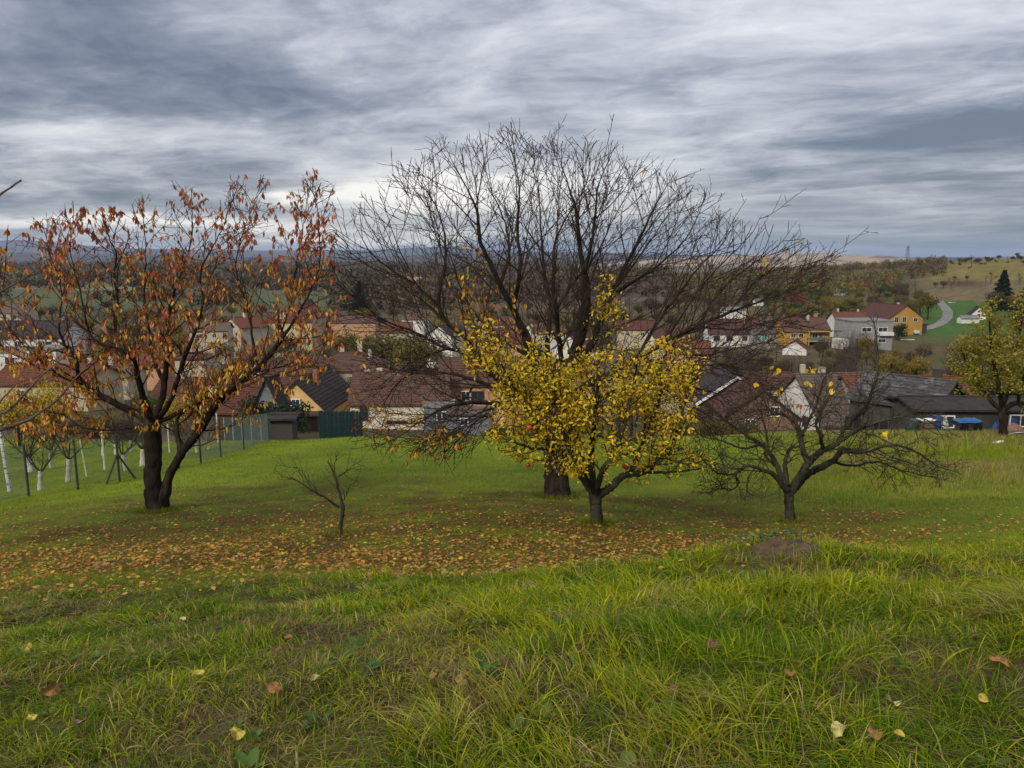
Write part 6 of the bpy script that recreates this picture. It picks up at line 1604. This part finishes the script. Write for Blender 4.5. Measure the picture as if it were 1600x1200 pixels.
def lawn_grass():
    rng = np.random.default_rng(93)
    n = 190000; D = 1 / np.sqrt(rng.uniform(1 / 46.0 ** 2, 1 / 6.6 ** 2, n)); 
    D = np.where(rng.random(n) < .5, D, rng.uniform(7, 44, n)); t = rng.uniform(-.86, .86, n); x = t * (D + .8)
    t2 = x / D
    lit = litter(x, D); k = rng.random(n) > np.clip(lit * .15, 0, .2)
    x, D, t2 = x[k], D[k], t2[k]; n = len(x)
    weedy = np.clip((t2 - .26) * 5, 0, 1) * np.clip((D - 13) / 8, 0, 1)
    band = np.clip((t2 - .1) * 4, 0, 1) * np.clip(1 - np.abs(D - 8.5) / 2.5, 0, 1)
    h = rng.uniform(.03, .065, n) * (1 + 6.0 * weedy * fbm(x * .4, D * .4, 3, 97) + .9 * band) * (.7 + .6 * fbm(x * .9, D * .9, 3, 95)) * np.clip(D / 14, 1, 1.6)
    wd = .0045 * np.clip(D / 9, 1, 5) * rng.uniform(.7, 1.4, n)
    C = colour_of(x, D, rng, n, False) * 1.12
    lf = np.clip(litter(x, D) * .7, 0, .6)[:, None]; C = C * (1 - lf) + np.array((.12, .11, .02)) * lf
    yl = np.clip((fbm(x * .22, D * .22, 3, 99) - .4) * 3, 0, 1)[:, None] * np.clip((D - 16) / 12, 0, 1)[:, None] * .5
    C = C * (1 - yl) + np.array((.19, .23, .010)) * yl
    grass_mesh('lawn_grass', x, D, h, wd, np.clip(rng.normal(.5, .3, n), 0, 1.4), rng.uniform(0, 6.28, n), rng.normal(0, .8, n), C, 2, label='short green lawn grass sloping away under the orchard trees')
lawn_grass()
def trunk_tufts():
    rng = np.random.default_rng(95); X = []; Y = []
    for b, r in ((CHERRY, .34), (BIG, .42), (APPLE, .17), (PLUM, .16), (SAP, .08)):
        n = int(700 * r / .2); a = rng.uniform(0, 6.28, n); rr = r * .8 + np.abs(rng.normal(0, .16, n)); X.append(b.x + rr * np.cos(a)); Y.append(b.y + rr * np.sin(a))
    x = np.concatenate(X); y = np.concatenate(Y); n = len(x)
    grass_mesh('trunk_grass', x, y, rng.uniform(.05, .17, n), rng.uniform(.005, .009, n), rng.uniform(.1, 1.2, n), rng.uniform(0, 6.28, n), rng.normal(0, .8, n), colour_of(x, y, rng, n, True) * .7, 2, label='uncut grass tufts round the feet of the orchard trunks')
    # broad leaved weeds in the bank
    P = []; A = []; N = []; L = []; C = []
    for k in range(70):
        yy = rng.uniform(1.9, 6.0); xx = rng.uniform(-.75, .75) * yy; s = rng.uniform(.03, .075); g = np.array([(.05, .11, .015), (.07, .13, .02), (.10, .13, .02)])[k % 3]
        for i in range(rng.integers(5, 11)):
            a = rng.uniform(0, 6.28); P.append((xx + .01 * math.cos(a), yy + .01 * math.sin(a), gz(xx, yy) + .02)); A.append((math.cos(a), math.sin(a), rng.uniform(.25, .9))); N.append((-.4 * math.cos(a), -.4 * math.sin(a), 1)); L.append(s * rng.uniform(.7, 1.3)); C.append(g * rng.uniform(.7, 1.3))
    L = np.array(L)
    tag(mobj('weeds', blades('weeds', np.array(P), np.array(N), L, L * .55, np.array(A), np.array(C), .3, .15), LEAFMAT), 'broad leaved weeds growing between the tufts of the bank', 'weeds', kind='stuff')
trunk_tufts()

def flat_leaves(name, x, y, L, C, rng, lift, tilt=.35, label=None):
    n = len(x); z = ground(x, y) + lift
    N = np.stack([rng.normal(0, tilt, n), rng.normal(0, tilt, n), np.ones(n)], 1); a = rng.uniform(0, 6.28, n)
    A = np.stack([np.cos(a), np.sin(a), rng.normal(-.12, .2, n)], 1)
    return tag(mobj(name, blades(name, np.stack([x, y, z], 1), N, L, L * rng.uniform(.5, .8, n), A, C, .3), LEAFMAT), label, 'leaves', kind='stuff')
def fallen():
    rng = np.random.default_rng(97); n = 120000
    D = 1 / np.sqrt(rng.uniform(1 / 22.0 ** 2, 1 / 6.6 ** 2, n)); x = rng.uniform(-.88, .75, n) * D
    lit = litter(x, D); k = rng.random(n) < lit ** 1.0 * .34 + .008
    x, D, lit = x[k], D[k], lit[k]; n = len(x); print('fallen', n)
    pal = np.array([(.32, .13, .022), (.42, .22, .03), (.24, .07, .018), (.13, .045, .018), (.075, .03, .014), (.38, .24, .09), (.27, .095, .022), (.50, .33, .035)])
    yel = fbm(x * .45, D * .45, 3, 101) + rng.normal(0, .17, n)
    brown = np.exp(-(((x - BIG.x + 1) / 5) ** 2 + ((D - 14.2) / 2.2) ** 2))
    idx = np.where(rng.random(n) < np.clip(.38 + .50 * brown + (.5 - yel), .12, .9), rng.choice([3, 4, 2, 6, 3], n), rng.choice([0, 1, 5, 7, 0, 1], n))
    C = pal[idx] * (1 + rng.uniform(-.2, .2, (n, 1)))
    rb = 520; yb = rng.uniform(5.0, 6.9, rb); xb = rng.uniform(-.8, .35, rb) * yb; kb = rng.random(rb) < np.clip((yb - 4.6) / 2.4, 0, 1) ** 2
    x = np.concatenate([x, xb[kb]]); D = np.concatenate([D, yb[kb]]); C = np.concatenate([C, palette(rng, pal, int(kb.sum()))]); n = len(x)
    flat_leaves('fallen_leaves', x, D, rng.uniform(.022, .072, n), C, rng, np.where(D < 6.9, .05, 0) + rng.uniform(.0, .035, n), .30, 'yellow and brown fallen leaves strewn over the lawn under the trees')
fallen()
def loose_leaf(u, v, s, c, label, tilt=(0, 0), lift=.07):
    p = hit(u, v, 1.5, 8); z = np.zeros((1, 3))
    pts = []; n = 18; cup, curl, ph = rnd.uniform(.3, 1.5), rnd.uniform(-.6, 1.0), rnd.uniform(0, 6)
    # a broad leaf with a point and a stalk, cupped along its midrib
    V = [(0, 0, 0)]; 
    for i in range(n):
        a = 2 * math.pi * i / n; r = .5 * (1 - .18 * math.cos(a)) * (1 + .06 * math.sin(5 * a)); r *= 1.25 if i == 0 else 1
        x, y = r * math.cos(a), r * .82 * math.sin(a); V.append((x, y, cup * y * y - .5 * x * x * curl + .07 * math.sin(3 * a + ph) + .03 * math.sin(7 * a)))
    Fc = [(0, i + 1, (i + 1) % n + 1) for i in range(n)]
    V += [(-.45, -.02, 0), (-.45, .02, 0), (-.95, .0, .08)]; Fc.append((n + 1, n + 3, n + 2))
    me = bpy.data.meshes.new('fallen_leaf'); me.from_pydata(V, [], Fc)
    o = mobj('fallen_leaf', me, basic('leaf_%d_%d_%d' % tuple(int(a * 1000) for a in c), c, tuple(a * .55 for a in c), 3.5, rough=.6, bump=.5, bscale=9, contrast=(.48, .60), third=(.14, .07, .03)))
    o.location = p + Vector((0, 0, lift)); o.scale = (s * .85, s * .85, s * .85); o.rotation_euler = (R(tilt[0]), R(tilt[1]), rnd.uniform(0, 6.28))
    tag(o, label, 'leaf', 'single fallen leaves in the near grass')
YE = (.46, .36, .04); PY = (.50, .45, .13); OR = (.30, .14, .035); BR = (.20, .09, .045); OG = (.30, .22, .04); PI = (.34, .20, .12)
for a in [(42, 1034, .085, YE, 'yellow leaf lying at the left edge, below the small bare patch'), (86, 1100, .08, OR, 'round brownish orange leaf near the lower left corner', (60, 0)), (125, 1155, .07, PI, 'curled pinkish leaf lowest at the left', (20, 30)),
          (52, 1148, .05, YE, 'small yellow leaf left of the curled pinkish leaf'), (285, 984, .055, PY, 'pale yellow leaf gleaming in the left grass below the leaf litter'), (310, 1079, .06, YE, 'yellow leaf half sunk in the grass left of centre'),
          (492, 1090, .06, PY, 'pale yellow leaf standing upright in the grass', (70, 10)), (432, 1102, .06, OR, 'orange leaf folded among blades left of the upright pale leaf', (50, 20)), (450, 1016, .05, OR, 'orange brown leaf above the upright pale leaf'),
          (432, 1040, .05, BR, 'small brown leaf just left below the orange brown leaf'), (678, 1084, .07, OR, 'orange leaf between the tufts in the centre front', (30, 0)), (722, 1090, .06, OG, 'dull yellow leaf right beside the centre orange leaf', (40, 20)),
          (772, 988, .045, PY, 'small pale round leaf on the bank below the black trunk', (60, 0)), (965, 1044, .06, OR, 'orange leaf behind blades right of centre', (50, 0)), (1030, 1026, .055, YE, 'small yellow leaf on the bank below the yellow tree', (40, 0)),
          (1197, 936, .045, YE, 'small bright yellow leaf below the earth mound'), (1114, 1030, .06, BR, 'brown leaf in the grass right of the yellow one', (30, 0)), (1232, 1078, .055, OR, 'orange leaf deep in the grass right of centre'), (1390, 1125, .07, PY, 'pale leaf in the grass at the lower right', (30, 20)),
          (1310, 1170, .085, PY, 'large pale and orange leaf near the bottom right of centre', (20, 10)), (1362, 1178, .07, OR, 'orange leaf right beside the large pale one'), (1400, 1178, .045, YE, 'small round yellow leaf at the bottom right'), (1560, 1062, .08, OR, 'flat orange brown leaf near the right edge'),
          (1052, 1108, .06, BR, 'pinkish brown leaf below right of centre', (40, 0)), (372, 1172, .075, YE, 'yellow leaf near the bottom, left of centre', (20, 0)), (1535, 1120, .05, YE, 'yellow leaf low beside the right edge', (30, 10))]:
    loose_leaf(*a)

# ------------------------------------------------------------ the earth mound with its weeds
def mound():
    c = at(1222, 852, 5.9); g0 = gz(c.x, c.y); n = 26; V = []; Fc = []
    for i in range(n + 1):
        for j in range(n + 1):
            a, b = (i / n - .5) * 2, (j / n - .5) * 2; r = math.hypot(a, b)
            x = a * .42; y = b * .30; k = max(0, 1 - r ** 2.2)
            nz = float(fbm(np.array([x * 9]), np.array([y * 9]), 4, 121)[0]); n2 = float(fbm(np.array([x * 30]), np.array([y * 30]), 2, 122)[0])
            V.append((x, y, gz(c.x + x, c.y + y) - g0 - .03 + k * .06 * (.4 + 1.2 * nz) + k * .05 * (n2 - .3)))
    for i in range(n):
        for j in range(n): Fc.append((i * (n + 1) + j, (i + 1) * (n + 1) + j, (i + 1) * (n + 1) + j + 1, i * (n + 1) + j + 1))
    me = bpy.data.meshes.new('earth_mound'); me.from_pydata(V, [], Fc)
    o = mobj('earth_mound', me, basic('brown_soil', (.12, .075, .042), (.06, .038, .022), 14, rough=1, bump=1.0, bscale=60, third=(.12, .085, .05))); o.location = (c.x, c.y, g0)
    tag(o, 'bare brown earth mound in the long grass in front of the spreading tree', 'mound')
    rng = np.random.default_rng(123)
    n = 70; x = c.x + rng.normal(-.03, .16, n) - .05; y = c.y + rng.normal(.16, .06, n)
    C = palette(rng, [(.05, .10, .03), (.07, .12, .04), (.16, .18, .03), (.04, .08, .03)], n)
    a = rng.uniform(0, 6.28, n); N = np.stack([rng.normal(0, .5, n), rng.normal(-.4, .4, n), np.ones(n)], 1); A = np.stack([np.cos(a), np.sin(a), rng.uniform(0, .6, n)], 1)
    L = rng.uniform(.03, .065, n)
    tag(mobj('weeds', blades('weeds', np.stack([x, y, ground(x, y) + rng.uniform(.05, .10, n)], 1), N, L, L * .55, A, C, .3), LEAFMAT), 'dark green broad leaved weeds on top of the earth mound', 'weeds', kind='stuff')
mound()

# ------------------------------------------------------------ air
def haze():
    me = MB().box((0, 9450, 46), (34000, 20000, 240)).mesh('haze'); m = bpy.data.materials.new('haze_air'); m.use_nodes = True; k = NT(m.node_tree)
    v = k.new('ShaderNodeVolumePrincipled'); v.inputs['Density'].default_value = HAZE_DENSITY; v.inputs['Color'].default_value = (.62, .76, 1.0, 1); v.inputs['Anisotropy'].default_value = .2
    o = k.new('ShaderNodeOutputMaterial'); k.l.new(v.outputs[0], o.inputs['Volume'])
    tag(mobj('haze', me, m), 'thin bluish haze over the valley', 'haze', kind='stuff')
HAZE_DENSITY = 0.00005
haze()
